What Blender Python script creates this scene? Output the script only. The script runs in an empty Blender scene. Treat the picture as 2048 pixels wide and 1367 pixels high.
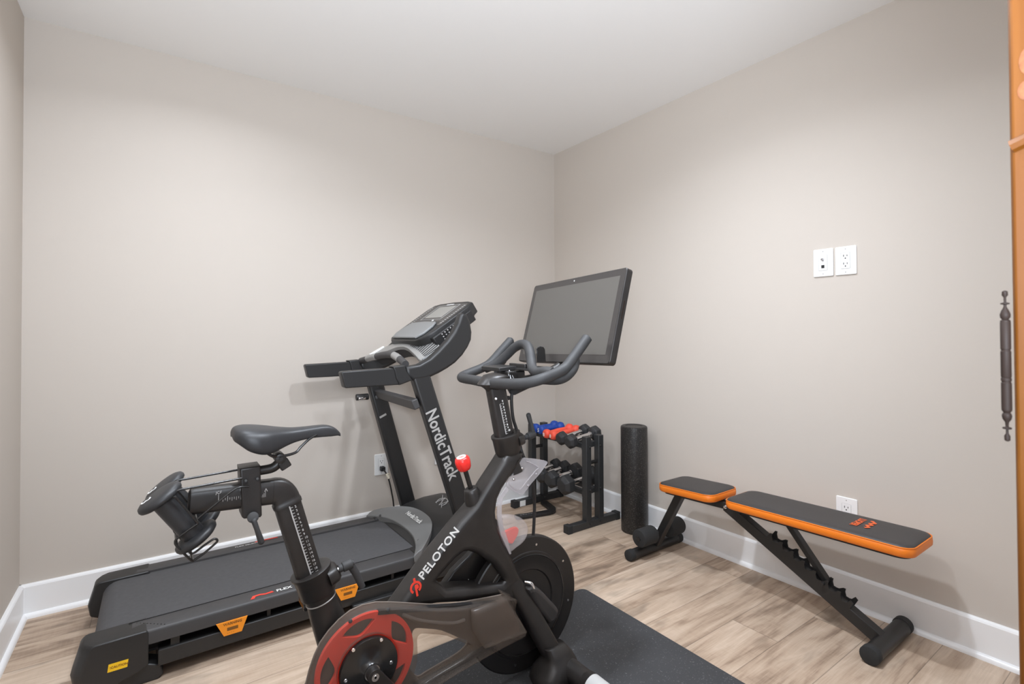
import bpy, bmesh, math, random
from mathutils import Vector, Matrix, noise
random.seed(7)
sc = bpy.context.scene
COL = sc.collection
PI = math.pi
V3 = Vector

# ------------------------------------------------------------------ camera
# room axes: the far corner is the origin, back wall y = 0, right wall x = 0, floor z = 0, metres
ROOM_H = 2.44
XL = -2.8156
CAM = V3((-2.36818, -2.81756, 1.13811))
FPX, V0 = 1008.808, 652.444
CR = V3((0.81738946, -0.57606743, -0.00455868))
CU = V3((-0.0040604, -0.013674, 0.99989826))
CF = V3((0.57607116, 0.81728779, 0.01351605))

def ray(u, v):
    return CF + CR * ((u - 1024) / FPX) - CU * ((v - V0) / FPX)
def on(ax, val, u, v):
    d = ray(u, v)
    return CAM + d * ((val - CAM[ax]) / d[ax])
def oy(y, u, v): return on(1, y, u, v)
def ox(x, u, v): return on(0, x, u, v)
def oz(z, u, v): return on(2, z, u, v)
def zm(x0, y0, s):
    """pixel of the photograph from a measurement on an enlarged detail"""
    return lambda a, b: (x0 + a / s, y0 + b / s)

cam = bpy.data.cameras.new('camera')
cam_ob = bpy.data.objects.new('camera', cam)
COL.objects.link(cam_ob)
cam.sensor_width = 36.0
cam.sensor_fit = 'HORIZONTAL'
cam.lens = FPX / 2048 * 36.0
cam.shift_y = -(683.5 - V0) / 2048
cam.clip_start = 0.01
cam.dof.use_dof = True
cam.dof.focus_distance = 2.0
cam.dof.aperture_fstop = 9.0
M = Matrix((CR, CU, -CF)).transposed().to_4x4()
M.translation = CAM
cam_ob.matrix_world = M
sc.camera = cam_ob

# ------------------------------------------------------------------ materials
MATS = {}
def srgb(r, g, b):
    f = lambda c: (c / 255 / 12.92) if c / 255 <= 0.04045 else ((c / 255 + 0.055) / 1.055) ** 2.4
    return (f(r), f(g), f(b), 1)

def mat(name, col, rough=0.5, metal=0.0, spec=0.5, bump=0.0, bscale=200.0, vary=0.0, vscale=20.0, coat=0.0, speck=None):
    m = bpy.data.materials.new(name)
    m.use_nodes = True
    nt = m.node_tree
    b = nt.nodes['Principled BSDF']
    if len(col) == 3: col = (*col, 1)
    b.inputs['Base Color'].default_value = col
    b.inputs['Roughness'].default_value = rough
    b.inputs['Metallic'].default_value = metal
    b.inputs['Specular IOR Level'].default_value = spec
    b.inputs['Coat Weight'].default_value = coat
    tc = nt.nodes.new('ShaderNodeTexCoord')
    if vary:
        n = nt.nodes.new('ShaderNodeTexNoise'); n.inputs['Scale'].default_value = vscale; n.inputs['Detail'].default_value = 5
        nt.links.new(tc.outputs['Object'], n.inputs['Vector'])
        r = nt.nodes.new('ShaderNodeMapRange')
        r.inputs[1].default_value = 0.25; r.inputs[2].default_value = 0.75
        r.inputs[3].default_value = 1 - vary; r.inputs[4].default_value = 1 + vary
        nt.links.new(n.outputs['Fac'], r.inputs[0])
        mx = nt.nodes.new('ShaderNodeVectorMath'); mx.operation = 'SCALE'
        mx.inputs[0].default_value = col[:3]
        nt.links.new(r.outputs[0], mx.inputs['Scale'])
        nt.links.new(mx.outputs[0], b.inputs['Base Color'])
    if speck:
        n = nt.nodes.new('ShaderNodeTexNoise'); n.inputs['Scale'].default_value = speck[0]; n.inputs['Detail'].default_value = 2
        nt.links.new(tc.outputs['Object'], n.inputs['Vector'])
        r = nt.nodes.new('ShaderNodeValToRGB')
        r.color_ramp.elements[0].position = speck[1]; r.color_ramp.elements[0].color = col
        r.color_ramp.elements[1].position = speck[1] + 0.12; r.color_ramp.elements[1].color = (*speck[2], 1)
        nt.links.new(n.outputs['Fac'], r.inputs[0])
        nt.links.new(r.outputs[0], b.inputs['Base Color'])
    if bump:
        n = nt.nodes.new('ShaderNodeTexNoise'); n.inputs['Scale'].default_value = bscale; n.inputs['Detail'].default_value = 3
        nt.links.new(tc.outputs['Object'], n.inputs['Vector'])
        bp = nt.nodes.new('ShaderNodeBump'); bp.inputs['Strength'].default_value = bump; bp.inputs['Distance'].default_value = 0.002
        nt.links.new(n.outputs['Fac'], bp.inputs['Height'])
        nt.links.new(bp.outputs[0], b.inputs['Normal'])
    MATS[name] = m
    return m

def clear(name, tint, opacity, col, rough=0.25, spec=0.5):
    """smoked or frosted clear plastic: part of the light passes straight through, part is reflected"""
    m = bpy.data.materials.new(name); m.use_nodes = True
    nt = m.node_tree
    b = nt.nodes['Principled BSDF']; o = nt.nodes['Material Output']
    b.inputs['Base Color'].default_value = (*col, 1); b.inputs['Roughness'].default_value = rough
    b.inputs['Specular IOR Level'].default_value = spec
    t = nt.nodes.new('ShaderNodeBsdfTransparent'); t.inputs[0].default_value = (*tint, 1)
    mx = nt.nodes.new('ShaderNodeMixShader'); mx.inputs[0].default_value = opacity
    nt.links.new(t.outputs[0], mx.inputs[1]); nt.links.new(b.outputs[0], mx.inputs[2])
    nt.links.new(mx.outputs[0], o.inputs['Surface'])
    MATS[name] = m
    return m

WALL = mat('wall_paint', (0.570, 0.518, 0.463), 0.75, spec=0.25, bump=0.05, bscale=350)
CEIL = mat('ceiling_paint', (0.84, 0.825, 0.80), 0.9, spec=0.1, bump=0.04, bscale=300)
TRIM = mat('trim_paint', (0.87, 0.87, 0.87), 0.35, spec=0.5)
PLATE = mat('white_plate', (0.84, 0.84, 0.83), 0.25)
DARK = mat('slot_dark', (0.01, 0.01, 0.01), 0.6)
BIKE = mat('bike_satin_black', (0.018, 0.0155, 0.0142), 0.40, vary=0.25, vscale=25, bump=0.06, bscale=400)
BIKEG = mat('bike_gloss_black', (0.014, 0.013, 0.0125), 0.22)
FLYW = mat('flywheel_black', (0.012, 0.0105, 0.010), 0.38)
LEATH = mat('saddle_vinyl', (0.021, 0.0215, 0.0235), 0.46, bump=0.08, bscale=900)
GRIP = mat('handlebar_rubber', (0.032, 0.032, 0.033), 0.62, bump=0.15, bscale=700, vary=0.12, vscale=40)
STEEL = mat('steel', (0.55, 0.55, 0.56), 0.25, metal=1.0)
CHROME = mat('chrome', (0.75, 0.75, 0.76), 0.13, metal=1.0)
RED = mat('red_plastic', (0.78, 0.028, 0.022), 0.28)
REDW = mat('red_wheel', (0.80, 0.05, 0.026), 0.4)
LOGO = mat('logo_red', (0.86, 0.055, 0.03), 0.5)
WHITE = mat('print_white', (0.78, 0.78, 0.76), 0.6)
GREYP = mat('print_grey', (0.42, 0.41, 0.40), 0.6)
SMOKE = clear('smoked_plastic', (0.86, 0.82, 0.78), 0.20, (0.26, 0.225, 0.20), 0.22)
CLEAR = clear('clear_plastic', (0.92, 0.90, 0.91), 0.36, (0.60, 0.58, 0.59), 0.12)
FROST = clear('frosted_plastic', (0.97, 0.96, 0.96), 0.27, (0.66, 0.62, 0.61), 0.35)
SCREEN = mat('screen_glass', (0.086, 0.080, 0.072), 0.22, spec=0.5)  # grey base colour carries the hazy reflection of the bright wall
BEZEL = mat('screen_bezel', (0.040, 0.036, 0.034), 0.2)
CABLE = mat('cable_black', (0.014, 0.013, 0.013), 0.5)
TMB = mat('treadmill_black', (0.019, 0.0185, 0.0185), 0.42, bump=0.06, bscale=500)
TMR = mat('treadmill_rail', (0.052, 0.050, 0.0505), 0.5, bump=0.12, bscale=900)
BELT = mat('belt_rubber', (0.072, 0.071, 0.074), 0.72, bump=0.2, bscale=900, vary=0.1, vscale=60)
TMG = mat('hood_grey', (0.155, 0.155, 0.152), 0.45)
SILV = mat('silver_plastic', (0.36, 0.355, 0.345), 0.35, metal=0.35)
LCD = mat('lcd_grey', (0.30, 0.295, 0.275), 0.3)
PADG = mat('pad_grey', (0.24, 0.245, 0.245), 0.45)
ORST = mat('orange_sticker', (0.90, 0.30, 0.015), 0.5)
YELST = mat('yellow_sticker', (0.90, 0.55, 0.01), 0.5)
BRUST = mat('sticker_print', (0.20, 0.08, 0.01), 0.6)
VINYL = mat('bench_vinyl_black', (0.042, 0.038, 0.037), 0.52, bump=0.12, bscale=500)
ORANGE = mat('bench_vinyl_orange', (0.82, 0.205, 0.012), 0.42, bump=0.08, bscale=400)
ORPRT = mat('bench_print_orange', (0.78, 0.13, 0.03), 0.5)
STBK = mat('powder_coat_black', (0.018, 0.017, 0.0165), 0.42, bump=0.05, bscale=600)
FOAMB = mat('foam_black', (0.022, 0.022, 0.022), 0.85, bump=0.3, bscale=500)
RACK = mat('rack_charcoal', (0.030, 0.031, 0.032), 0.42)
EPP = mat('foam_roller_speckled', (0.012, 0.0112, 0.0105), 0.42, speck=(230.0, 0.56, (0.085, 0.078, 0.072)), bump=0.25, bscale=230)
HEXB = mat('hex_rubber', (0.028, 0.028, 0.029), 0.6)
BLUE = mat('neoprene_blue', (0.008, 0.055, 0.33), 0.55)
CORAL = mat('neoprene_coral', (0.88, 0.10, 0.055), 0.55)
MATB = mat('exercise_mat_black', (0.042, 0.043, 0.046), 0.68, bump=0.5, bscale=260, speck=(190.0, 0.63, (0.15, 0.15, 0.155)))
BRASS = mat('oil_rubbed_bronze', (0.022, 0.014, 0.011), 0.6, spec=0.2)
PLUG = mat('plug_black', (0.015, 0.015, 0.015), 0.5)
TAG = mat('paper_tag', (0.75, 0.68, 0.55), 0.7)

def floor_material():
    m = bpy.data.materials.new('oak_planks'); m.use_nodes = True
    nt = m.node_tree; N = nt.nodes; L = nt.links
    b = N['Principled BSDF']
    def math_(op, a, bb=None, c=None):
        n = N.new('ShaderNodeMath'); n.operation = op
        for i, q in enumerate((a, bb, c)):
            if q is None: continue
            if isinstance(q, (int, float)): n.inputs[i].default_value = q
            else: L.new(q, n.inputs[i])
        return n.outputs[0]
    tc = N.new('ShaderNodeTexCoord'); sp = N.new('ShaderNodeSeparateXYZ')
    L.new(tc.outputs['Object'], sp.inputs[0])
    X, Y = sp.outputs[0], sp.outputs[1]
    yy = math_('DIVIDE', math_('ADD', Y, 1.494), 0.178)
    row = math_('FLOOR', yy); fy = math_('FRACT', yy)
    wn = N.new('ShaderNodeTexWhiteNoise'); wn.noise_dimensions = '1D'; L.new(row, wn.inputs['W'])
    xx = math_('ADD', math_('DIVIDE', X, 1.22), math_('MULTIPLY', wn.outputs['Value'], 5.37))
    colm = math_('FLOOR', xx); fx = math_('FRACT', xx)
    cmb = N.new('ShaderNodeCombineXYZ'); L.new(row, cmb.inputs[0]); L.new(colm, cmb.inputs[1])
    wid = N.new('ShaderNodeTexWhiteNoise'); wid.noise_dimensions = '2D'; L.new(cmb.outputs[0], wid.inputs['Vector'])
    idv = wid.outputs['Value']
    def grain(sx, sy, k, scale, detail, dist):
        v = N.new('ShaderNodeCombineXYZ')
        L.new(math_('ADD', math_('MULTIPLY', X, sx), math_('MULTIPLY', idv, k)), v.inputs[0])
        L.new(math_('MULTIPLY', Y, sy), v.inputs[1]); L.new(math_('MULTIPLY', idv, 31.0), v.inputs[2])
        n = N.new('ShaderNodeTexNoise'); n.inputs['Scale'].default_value = scale
        n.inputs['Detail'].default_value = detail; n.inputs['Distortion'].default_value = dist
        L.new(v.outputs[0], n.inputs['Vector'])
        return n.outputs['Fac']
    g1 = grain(1.3, 9.0, 17.0, 2.2, 7, 1.2)      # broad figure
    g2 = grain(3.0, 70.0, 9.0, 3.0, 4, 0.4)      # fine fibres
    g3 = grain(2.0, 5.0, 23.0, 1.6, 3, 0.2)      # knots and smoky patches
    g4 = grain(40.0, 5.0, 3.0, 3.0, 2, 0.1)      # saw marks across
    fac = math_('ADD', math_('MULTIPLY', g1, 0.62), math_('ADD', math_('MULTIPLY', g2, 0.22), math_('ADD', math_('MULTIPLY', g4, 0.06), math_('MULTIPLY', idv, 0.20))))
    cr = N.new('ShaderNodeValToRGB'); L.new(fac, cr.inputs[0])
    e = cr.color_ramp.elements
    e[0].position = 0.34; e[0].color = (0.205, 0.140, 0.098, 1)
    e[1].position = 0.76; e[1].color = (0.64, 0.515, 0.402, 1)
    m1 = e.new(0.50); m1.color = (0.440, 0.328, 0.240, 1)
    kn = N.new('ShaderNodeMapRange'); L.new(g3, kn.inputs[0])
    kn.inputs[1].default_value = 0.28; kn.inputs[2].default_value = 0.43; kn.inputs[3].default_value = 0.55; kn.inputs[4].default_value = 1.0
    sc1 = N.new('ShaderNodeVectorMath'); sc1.operation = 'SCALE'; L.new(cr.outputs[0], sc1.inputs[0]); L.new(kn.outputs[0], sc1.inputs['Scale'])
    # seams between boards
    ey = math_('MULTIPLY', math_('MINIMUM', fy, math_('SUBTRACT', 1.0, fy)), 0.178)
    ex = math_('MULTIPLY', math_('MINIMUM', fx, math_('SUBTRACT', 1.0, fx)), 1.22)
    seam = math_('MINIMUM', ey, ex)
    sm = N.new('ShaderNodeMapRange'); L.new(seam, sm.inputs[0])
    sm.inputs[1].default_value = 0.0006; sm.inputs[2].default_value = 0.0020; sm.inputs[3].default_value = 0.55; sm.inputs[4].default_value = 1.0
    sc2 = N.new('ShaderNodeVectorMath'); sc2.operation = 'SCALE'; L.new(sc1.outputs[0], sc2.inputs[0]); L.new(sm.outputs[0], sc2.inputs['Scale'])
    L.new(sc2.outputs[0], b.inputs['Base Color'])
    b.inputs['Roughness'].default_value = 0.5; b.inputs['Specular IOR Level'].default_value = 0.35
    bp = N.new('ShaderNodeBump'); bp.inputs['Strength'].default_value = 0.12; bp.inputs['Distance'].default_value = 0.001
    L.new(math_('ADD', math_('MULTIPLY', g2, 0.5), sm.outputs[0]), bp.inputs['Height']); L.new(bp.outputs[0], b.inputs['Normal'])
    return m
FLOORM = floor_material()

def pine_material():
    m = bpy.data.materials.new('knotty_pine'); m.use_nodes = True
    nt = m.node_tree; N = nt.nodes; L = nt.links; b = N['Principled BSDF']
    tc = N.new('ShaderNodeTexCoord'); mp = N.new('ShaderNodeMapping'); mp.inputs['Scale'].default_value = (20, 20, 1.5)
    L.new(tc.outputs['Object'], mp.inputs[0])
    n = N.new('ShaderNodeTexNoise'); n.inputs['Scale'].default_value = 1.5; n.inputs['Detail'].default_value = 5; n.inputs['Distortion'].default_value = 1
    L.new(mp.outputs[0], n.inputs['Vector'])
    cr = N.new('ShaderNodeValToRGB'); L.new(n.outputs['Fac'], cr.inputs[0])
    cr.color_ramp.elements[0].position = 0.3; cr.color_ramp.elements[0].color = (0.105, 0.034, 0.0035, 1)
    cr.color_ramp.elements[1].position = 0.7; cr.color_ramp.elements[1].color = (0.175, 0.062, 0.008, 1)
    L.new(cr.outputs[0], b.inputs['Base Color']); b.inputs['Roughness'].default_value = 0.42; b.inputs['Specular IOR Level'].default_value = .3
    return m
PINE = pine_material()
KNOT = mat('pine_knot', (0.16, 0.058, 0.022), 0.4, vary=0.4, vscale=150)

# ------------------------------------------------------------------ object helpers
def org(o):
    p = V3((0, 0, 0))
    while o is not None:
        p += o.location; o = o.parent
    return p

def finish(name, me, material, parent=None, bevel=0.0, seg=2, smooth=40, subsurf=0):
    o = bpy.data.objects.new(name, me)
    COL.objects.link(o)
    if material is not None:
        me.materials.clear(); me.materials.append(material)
    if parent is not None:
        o.parent = parent
        me.transform(Matrix.Translation(-org(parent)))
    if smooth:
        me.shade_smooth()
        me.set_sharp_from_angle(angle=math.radians(smooth))
    if bevel:
        md = o.modifiers.new('bevel', 'BEVEL'); md.width = bevel; md.segments = seg
        md.limit_method = 'ANGLE'; md.angle_limit = math.radians(35)
        md.harden_normals = False
    if subsurf:
        md = o.modifiers.new('sub', 'SUBSURF'); md.levels = subsurf; md.render_levels = subsurf
    return o

def tag(o, label=None, cat=None, group=None, kind=None):
    if label: o['label'] = label
    if cat: o['category'] = cat
    if group: o['group'] = group
    if kind: o['kind'] = kind
    return o

def thing(name, label, cat, loc, group=None):
    o = bpy.data.objects.new(name, None); COL.objects.link(o)
    o.location = loc; o.empty_display_size = 0.05
    return tag(o, label, cat, group)

def spline(pts, n=6, closed=False):
    """Catmull-Rom through the points"""
    P = [V3(p) if len(p) == 3 else V3((*p, 0)) for p in pts]
    two = len(pts[0]) == 2
    out = []
    N_ = len(P)
    rng = range(N_) if closed else range(N_ - 1)
    for i in rng:
        if closed: a, b, c, d = P[i - 1], P[i], P[(i + 1) % N_], P[(i + 2) % N_]
        else: a, b, c, d = P[max(i - 1, 0)], P[i], P[i + 1], P[min(i + 2, N_ - 1)]
        for k in range(n):
            t = k / n
            out.append(0.5 * ((2 * b) + (c - a) * t + (2 * a - 5 * b + 4 * c - d) * t * t + (-a + 3 * b - 3 * c + d) * t ** 3))
    if not closed: out.append(P[-1])
    return [(p.x, p.y) for p in out] if two else out

class MB:
    def __init__(s): s.bm = bmesh.new()
    def box(s, c, size, R=None):
        c = V3(c); hx, hy, hz = [q / 2 for q in size]
        vs = []
        for z in (-hz, hz):
            for x, y in ((-hx, -hy), (hx, -hy), (hx, hy), (-hx, hy)):
                q = V3((x, y, z))
                if R is not None: q = R @ q
                vs.append(s.bm.verts.new(c + q))
        for f in ((3, 2, 1, 0), (4, 5, 6, 7), (0, 1, 5, 4), (1, 2, 6, 5), (2, 3, 7, 6), (3, 0, 4, 7)):
            s.bm.faces.new([vs[i] for i in f])
        return s
    def span(s, lo, hi):
        lo, hi = V3(lo), V3(hi)
        return s.box((lo + hi) / 2, [abs(q) for q in (hi - lo)])
    def beam(s, p0, p1, w, h, side=(0, 1, 0)):
        """bar from p0 to p1, w across `side`, h across the third direction"""
        p0, p1 = V3(p0), V3(p1); d = p1 - p0; L = d.length; d.normalize()
        a = V3(side); a = (a - d * a.dot(d)).normalized(); b = d.cross(a)
        R = Matrix((d, a, b)).transposed()
        return s.box((p0 + p1) / 2, (L, w, h), R)
    def ring(s, c, a, b, ra, rb, seg, ph=0):
        return [s.bm.verts.new(c + a * (ra * math.cos(2 * PI * i / seg + ph)) + b * (rb * math.sin(2 * PI * i / seg + ph))) for i in range(seg)]
    def skin(s, rings, cap=True, closed=False):
        n = len(rings[0])
        pairs = list(zip(rings, rings[1:])) + ([(rings[-1], rings[0])] if closed else [])
        for r0, r1 in pairs:
            for i in range(n):
                j = (i + 1) % n
                s.bm.faces.new((r0[i], r0[j], r1[j], r1[i]))
        if cap and not closed:
            s.bm.faces.new(list(reversed(rings[0]))); s.bm.faces.new(rings[-1])
        return s
    def loft(s, rings, cap=True):
        return s.skin([[s.bm.verts.new(V3(p)) for p in r] for r in rings], cap)
    def lathe(s, p0, axis, prof, seg=24, ph=0):
        """prof: (distance along axis, radius)"""
        p0 = V3(p0); d = V3(axis).normalized()
        a = d.orthogonal().normalized()
        up = V3((0, 0, 1)) if abs(d.z) < 0.9 else V3((0, 1, 0))
        a = (up - d * up.dot(d)).normalized(); b = d.cross(a)
        rings = [s.ring(p0 + d * h, a, b, max(r, 1e-5), max(r, 1e-5), seg, ph) for h, r in prof]
        return s.skin(rings)
    def cyl(s, p0, p1, r, r1=None, seg=20, ch=0.0, ph=0):
        p0, p1 = V3(p0), V3(p1); L = (p1 - p0).length
        r1 = r if r1 is None else r1
        pr = [(0, r), (L, r1)] if not ch else [(0, r - ch), (ch * .3, r - ch * .3), (ch, r), (L - ch, r1), (L - ch * .3, r1 - ch * .3), (L, r1 - ch)]
        return s.lathe(p0, p1 - p0, pr, seg, ph)
    def tube(s, pts, r, seg=10, smooth=0, closed=False, flat=1.0, rnd=False):
        P = spline(pts, smooth, closed) if smooth else [V3(p) for p in pts]
        n = len(P)
        rings = []; a = None
        for i, p in enumerate(P):
            if closed: t = P[(i + 1) % n] - P[i - 1]
            else: t = P[min(i + 1, n - 1)] - P[max(i - 1, 0)]
            t.normalize()
            if a is None:
                up = V3((0, 0, 1)) if abs(t.z) < 0.9 else V3((0, 1, 0))
                a = (up - t * up.dot(t)).normalized()
            a = (a - t * a.dot(t)).normalized(); b = t.cross(a)
            rr = r if isinstance(r, (int, float)) else r[0] + (r[1] - r[0]) * i / max(n - 1, 1)
            if rnd and not closed and i == 0:
                rings.append(s.ring(p, a, b, rr * .55, rr * .55, seg)); p = p + t * rr * .35
                rings.append(s.ring(p, a, b, rr * .9, rr * .9, seg)); p = p + t * rr * .4
            if rnd and not closed and i == n - 1:
                rings.append(s.ring(p - t * rr * .75, a, b, rr, rr, seg)); rings.append(s.ring(p - t * rr * .35, a, b, rr * .9, rr * .9, seg)); rings.append(s.ring(p, a, b, rr * .55, rr * .55, seg))
                continue
            rings.append(s.ring(p, a, b, rr, rr * flat, seg))
        return s.skin(rings, True, closed)
    def prism(s, pts, vec):
        """closed outline of 3-D points pushed along vec"""
        vec = V3(vec)
        A = [s.bm.verts.new(V3(p)) for p in pts]; B = [s.bm.verts.new(V3(p) + vec) for p in pts]
        n = len(A)
        s.bm.faces.new(list(reversed(A))); s.bm.faces.new(B)
        for i in range(n): s.bm.faces.new((A[i], A[(i + 1) % n], B[(i + 1) % n], B[i]))
        return s
    def build(s, name, material, parent=None, bevel=0.0, seg=2, smooth=40, subsurf=0):
        bmesh.ops.recalc_face_normals(s.bm, faces=s.bm.faces[:])
        me = bpy.data.meshes.new(name); s.bm.to_mesh(me); s.bm.free()
        return finish(name, me, material, parent, bevel, seg, smooth, subsurf)

def curve_mesh(cu):
    o = bpy.data.objects.new('tmp', cu); COL.objects.link(o)
    dg = bpy.context.evaluated_depsgraph_get(); dg.update()
    me = bpy.data.meshes.new_from_object(o.evaluated_get(dg))
    bpy.data.objects.remove(o); bpy.data.curves.remove(cu)
    return me

def plate(name, outlines, O, U, W, t, material, parent=None, bevel=0.0, res=3, smooth=40):
    """flat piece with holes: outlines in (U, W) about O; its front face at O, t thick behind (against U x W)"""
    cu = bpy.data.curves.new('plate', 'CURVE'); cu.dimensions = '2D'; cu.fill_mode = 'BOTH'
    for pts in outlines:
        sp = cu.splines.new('POLY'); sp.points.add(len(pts) - 1)
        for p, q in zip(sp.points, pts): p.co = (q[0], q[1], 0, 1)
        sp.use_cyclic_u = True
    cu.extrude = t / 2 - bevel; cu.bevel_depth = bevel; cu.bevel_resolution = res
    if bevel: cu.offset = -bevel
    me = curve_mesh(cu)
    U = V3(U).normalized(); W = V3(W).normalized(); Nn = U.cross(W)
    Mx = Matrix((U, W, Nn)).transposed().to_4x4(); Mx.translation = V3(O) - Nn * (t / 2)
    me.transform(Mx)
    return finish(name, me, material, parent, smooth=smooth)

def plate_y(name, outlines, y0, t, material, parent=None, bevel=0.0, res=3, smooth=40):
    """outlines in world (x, z); front face at y0 facing -y, t thick towards +y"""
    return plate(name, outlines, (0, y0, 0), (1, 0, 0), (0, 0, 1), t, material, parent, bevel, res, smooth)

def xz(y, pts, q=None):
    """pixels -> (x, z) on the plane y; a point may bring its own y as third value"""
    out = []
    for p in pts:
        yy = p[2] if len(p) > 2 else y
        uv = q(p[0], p[1]) if q else (p[0], p[1])
        w = oy(yy, *uv); out.append((w.x, w.z))
    return out

def text(name, body, O, U, W, size, material, parent, bold=0.0, extrude=0.0004, align='LEFT', width=1.0, spacing=1.0):
    cu = bpy.data.curves.new('txt', 'FONT'); cu.body = body; cu.size = size; cu.extrude = extrude
    cu.offset = bold * size; cu.align_x = align; cu.space_character = spacing; cu.resolution_u = 4
    me = curve_mesh(cu)
    U = V3(U).normalized(); W = V3(W); W = (W - U * W.dot(U)).normalized(); Nn = U.cross(W)
    Mx = Matrix((U * width, W, Nn)).transposed().to_4x4(); Mx.translation = V3(O)
    me.transform(Mx)
    return finish(name, me, material, parent, smooth=0)

def dup(root, loc, label, group):
    r = root.copy(); COL.objects.link(r); r.location = loc; r['label'] = label; r['group'] = group
    for ch in list(root.children):
        c = ch.copy(); COL.objects.link(c); c.parent = r
        for g in list(ch.children):
            d = g.copy(); COL.objects.link(d); d.parent = c
    return r
# ================================================================== the room
YF = -3.75
def wall(name, lo, hi, m, label):
    o = MB().span(lo, hi).build(name, m, smooth=0)
    return tag(o, label, 'wall', kind='structure')
f = MB().span((XL - 0.1, YF, -0.1), (0.1, 0.1, 0)).build('floor', FLOORM, smooth=0)
tag(f, 'light oak plank floor with long boards running along the back wall', 'floor', kind='structure')
c = MB().span((XL - 0.1, YF, ROOM_H), (0.1, 0.1, ROOM_H + 0.1)).build('ceiling', CEIL, smooth=0)
tag(c, 'plain smooth off-white ceiling of the exercise room', 'ceiling', kind='structure')
wall('wall_back', (XL - 0.1, 0, 0), (0.1, 0.1, ROOM_H), WALL, 'beige wall behind the treadmill, from left corner to far corner')
wall('wall_right', (0, YF, 0), (0.1, 0, ROOM_H), WALL, 'beige wall behind the workout bench with two outlet plates')
wall('wall_left', (XL - 0.1, YF, 0), (XL, 0, ROOM_H), WALL, 'beige wall seen edge-on along the left side of the room')

BH, BT = 0.133, 0.015
def baseboard(name, a, b, n, label):
    """a, b: ends on the floor line of the wall; n: into the room"""
    a, b, n = V3(a), V3(b), V3(n)
    Z = V3((0, 0, 1))
    pr = [(0, 0), (BT, 0), (BT, BH - 0.010), (BT - 0.003, BH - 0.004), (BT - 0.009, BH), (0, BH)]
    o = MB().prism([a + n * p + Z * q for p, q in pr], b - a).build(name, TRIM, smooth=0)
    tag(o, label, 'baseboard', kind='structure')
    sh = [(BT - .001, 0)] + [(BT + 0.014 * math.cos(t * PI / 12), 0.019 * math.sin(t * PI / 12)) for t in range(0, 7)] + [(BT - .001, 0.019)]
    MB().prism([a + n * p + Z * q for p, q in sh], b - a).build('shoe_moulding', TRIM, o, smooth=50)
baseboard('baseboard_back', (XL, 0, 0), (0, 0, 0), (0, -1, 0), 'white baseboard along the back wall behind the treadmill')
baseboard('baseboard_right', (0, YF, 0), (0, 0, 0), (-1, 0, 0), 'white baseboard along the right wall behind the bench')
baseboard('baseboard_left', (XL, YF, 0), (XL, 0, 0), (1, 0, 0), 'white baseboard along the left wall')

# ------------------------------------------------------------------ wall plates
def wall_plate(name, c, U, kind, label, w=0.080, h=0.120, group=None):
    """c: centre on the wall; U: to the viewer's right along the wall"""
    c = V3(c); U = V3(U); Z = V3((0, 0, 1)); Nn = U.cross(Z)
    r = thing(name, label, 'wall plate' if kind == 'data' else 'outlet', c, group)
    def rr(hw, hh, rad, k=4):
        out = []
        for sx, sy, a0 in ((1, 1, 0), (-1, 1, 90), (-1, -1, 180), (1, -1, 270)):
            for i in range(k + 1):
                a = math.radians(a0 + 90 * i / k)
                out.append((sx * (hw - rad) + rad * math.cos(a), sy * (hh - rad) + rad * math.sin(a)))
        return out
    dw, dh = 0.0165, 0.0335
    plate('cover_plate', [rr(w / 2, h / 2, 0.005)], c + Nn * 0.007, U, Z, 0.007, PLATE, r, bevel=0.003)
    plate('insert', [rr(dw, dh, 0.002)], c + Nn * 0.0085, U, Z, 0.006, PLATE, r, bevel=0.0006)
    g = MB()
    for sx, sy in ((1, 0), (-1, 0), (0, 1), (0, -1)):
        cc = c + Nn * 0.0071 + U * (sx * (dw + .0006)) + Z * (sy * (dh + .0006))
        g.box(cc, (1e-3, 1e-3, 2 * dh) if sx else (1e-3, 2 * dw, 1e-3), Matrix((Nn, U, Z)).transposed())
    g.build('insert_gap', GREYP, r, smooth=0)
    Rm = Matrix((Nn, U, Z)).transposed()
    if kind == 'data':
        MB().lathe(c + Nn * 0.008 + Z * 0.014, Nn, [(0, .0055), (.004, .0055), (.004, .0045), (.011, .0045), (.011, .001), (.012, .001)], 12).build('coax_jack', STEEL, r)
        MB().box(c + Nn * 0.0085 - Z * 0.017, (0.0012, 0.0125, 0.0135), Rm).build('data_jack', DARK, r, smooth=0)
    else:
        for k in (1, -1):
            cz = c + Nn * 0.0086 + Z * (0.0165 * k)
            q = MB()
            q.box(cz + U * -0.0065 + Z * .004, (0.0010, 0.0024, 0.0085), Rm)
            q.box(cz + U * 0.0065 + Z * .004, (0.0010, 0.0022, 0.0070), Rm)
            q.cyl(cz - Z * 0.007 - Nn * .0005, cz - Z * 0.007 + Nn * .0005, 0.0026, seg=10)
            q.build('socket', DARK, r, smooth=0)
    for k in (1, -1):
        MB().cyl(c + Nn * .0065 + Z * (.0484 * k), c + Nn * .0075 + Z * (.0484 * k), 0.0026, seg=10).build('screw', GREYP, r, smooth=0)
    return r
wall_plate('data_outlet', (0, -1.8105, 1.4375), (0, -1, 0), 'data', 'white wall plate with a coax connector and a square data jack')
wall_plate('wall_outlet', (0, -1.898, 1.437), (0, -1, 0), 'power', 'white double outlet high on right wall, beside the jack plate')
wall_plate('wall_outlet', (0, -1.889, 0.385), (0, -1, 0), 'power', 'white double outlet low on right wall behind the bench pad')
wall_plate('wall_outlet', (-1.309, 0, 0.389), (1, 0, 0), 'power', 'white outlet on back wall with a black cord plugged in')
wall_plate('wall_outlet', (-0.930, 0, 0.394), (1, 0, 0), 'power', 'white wall plate almost hidden behind the near treadmill upright')

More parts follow.
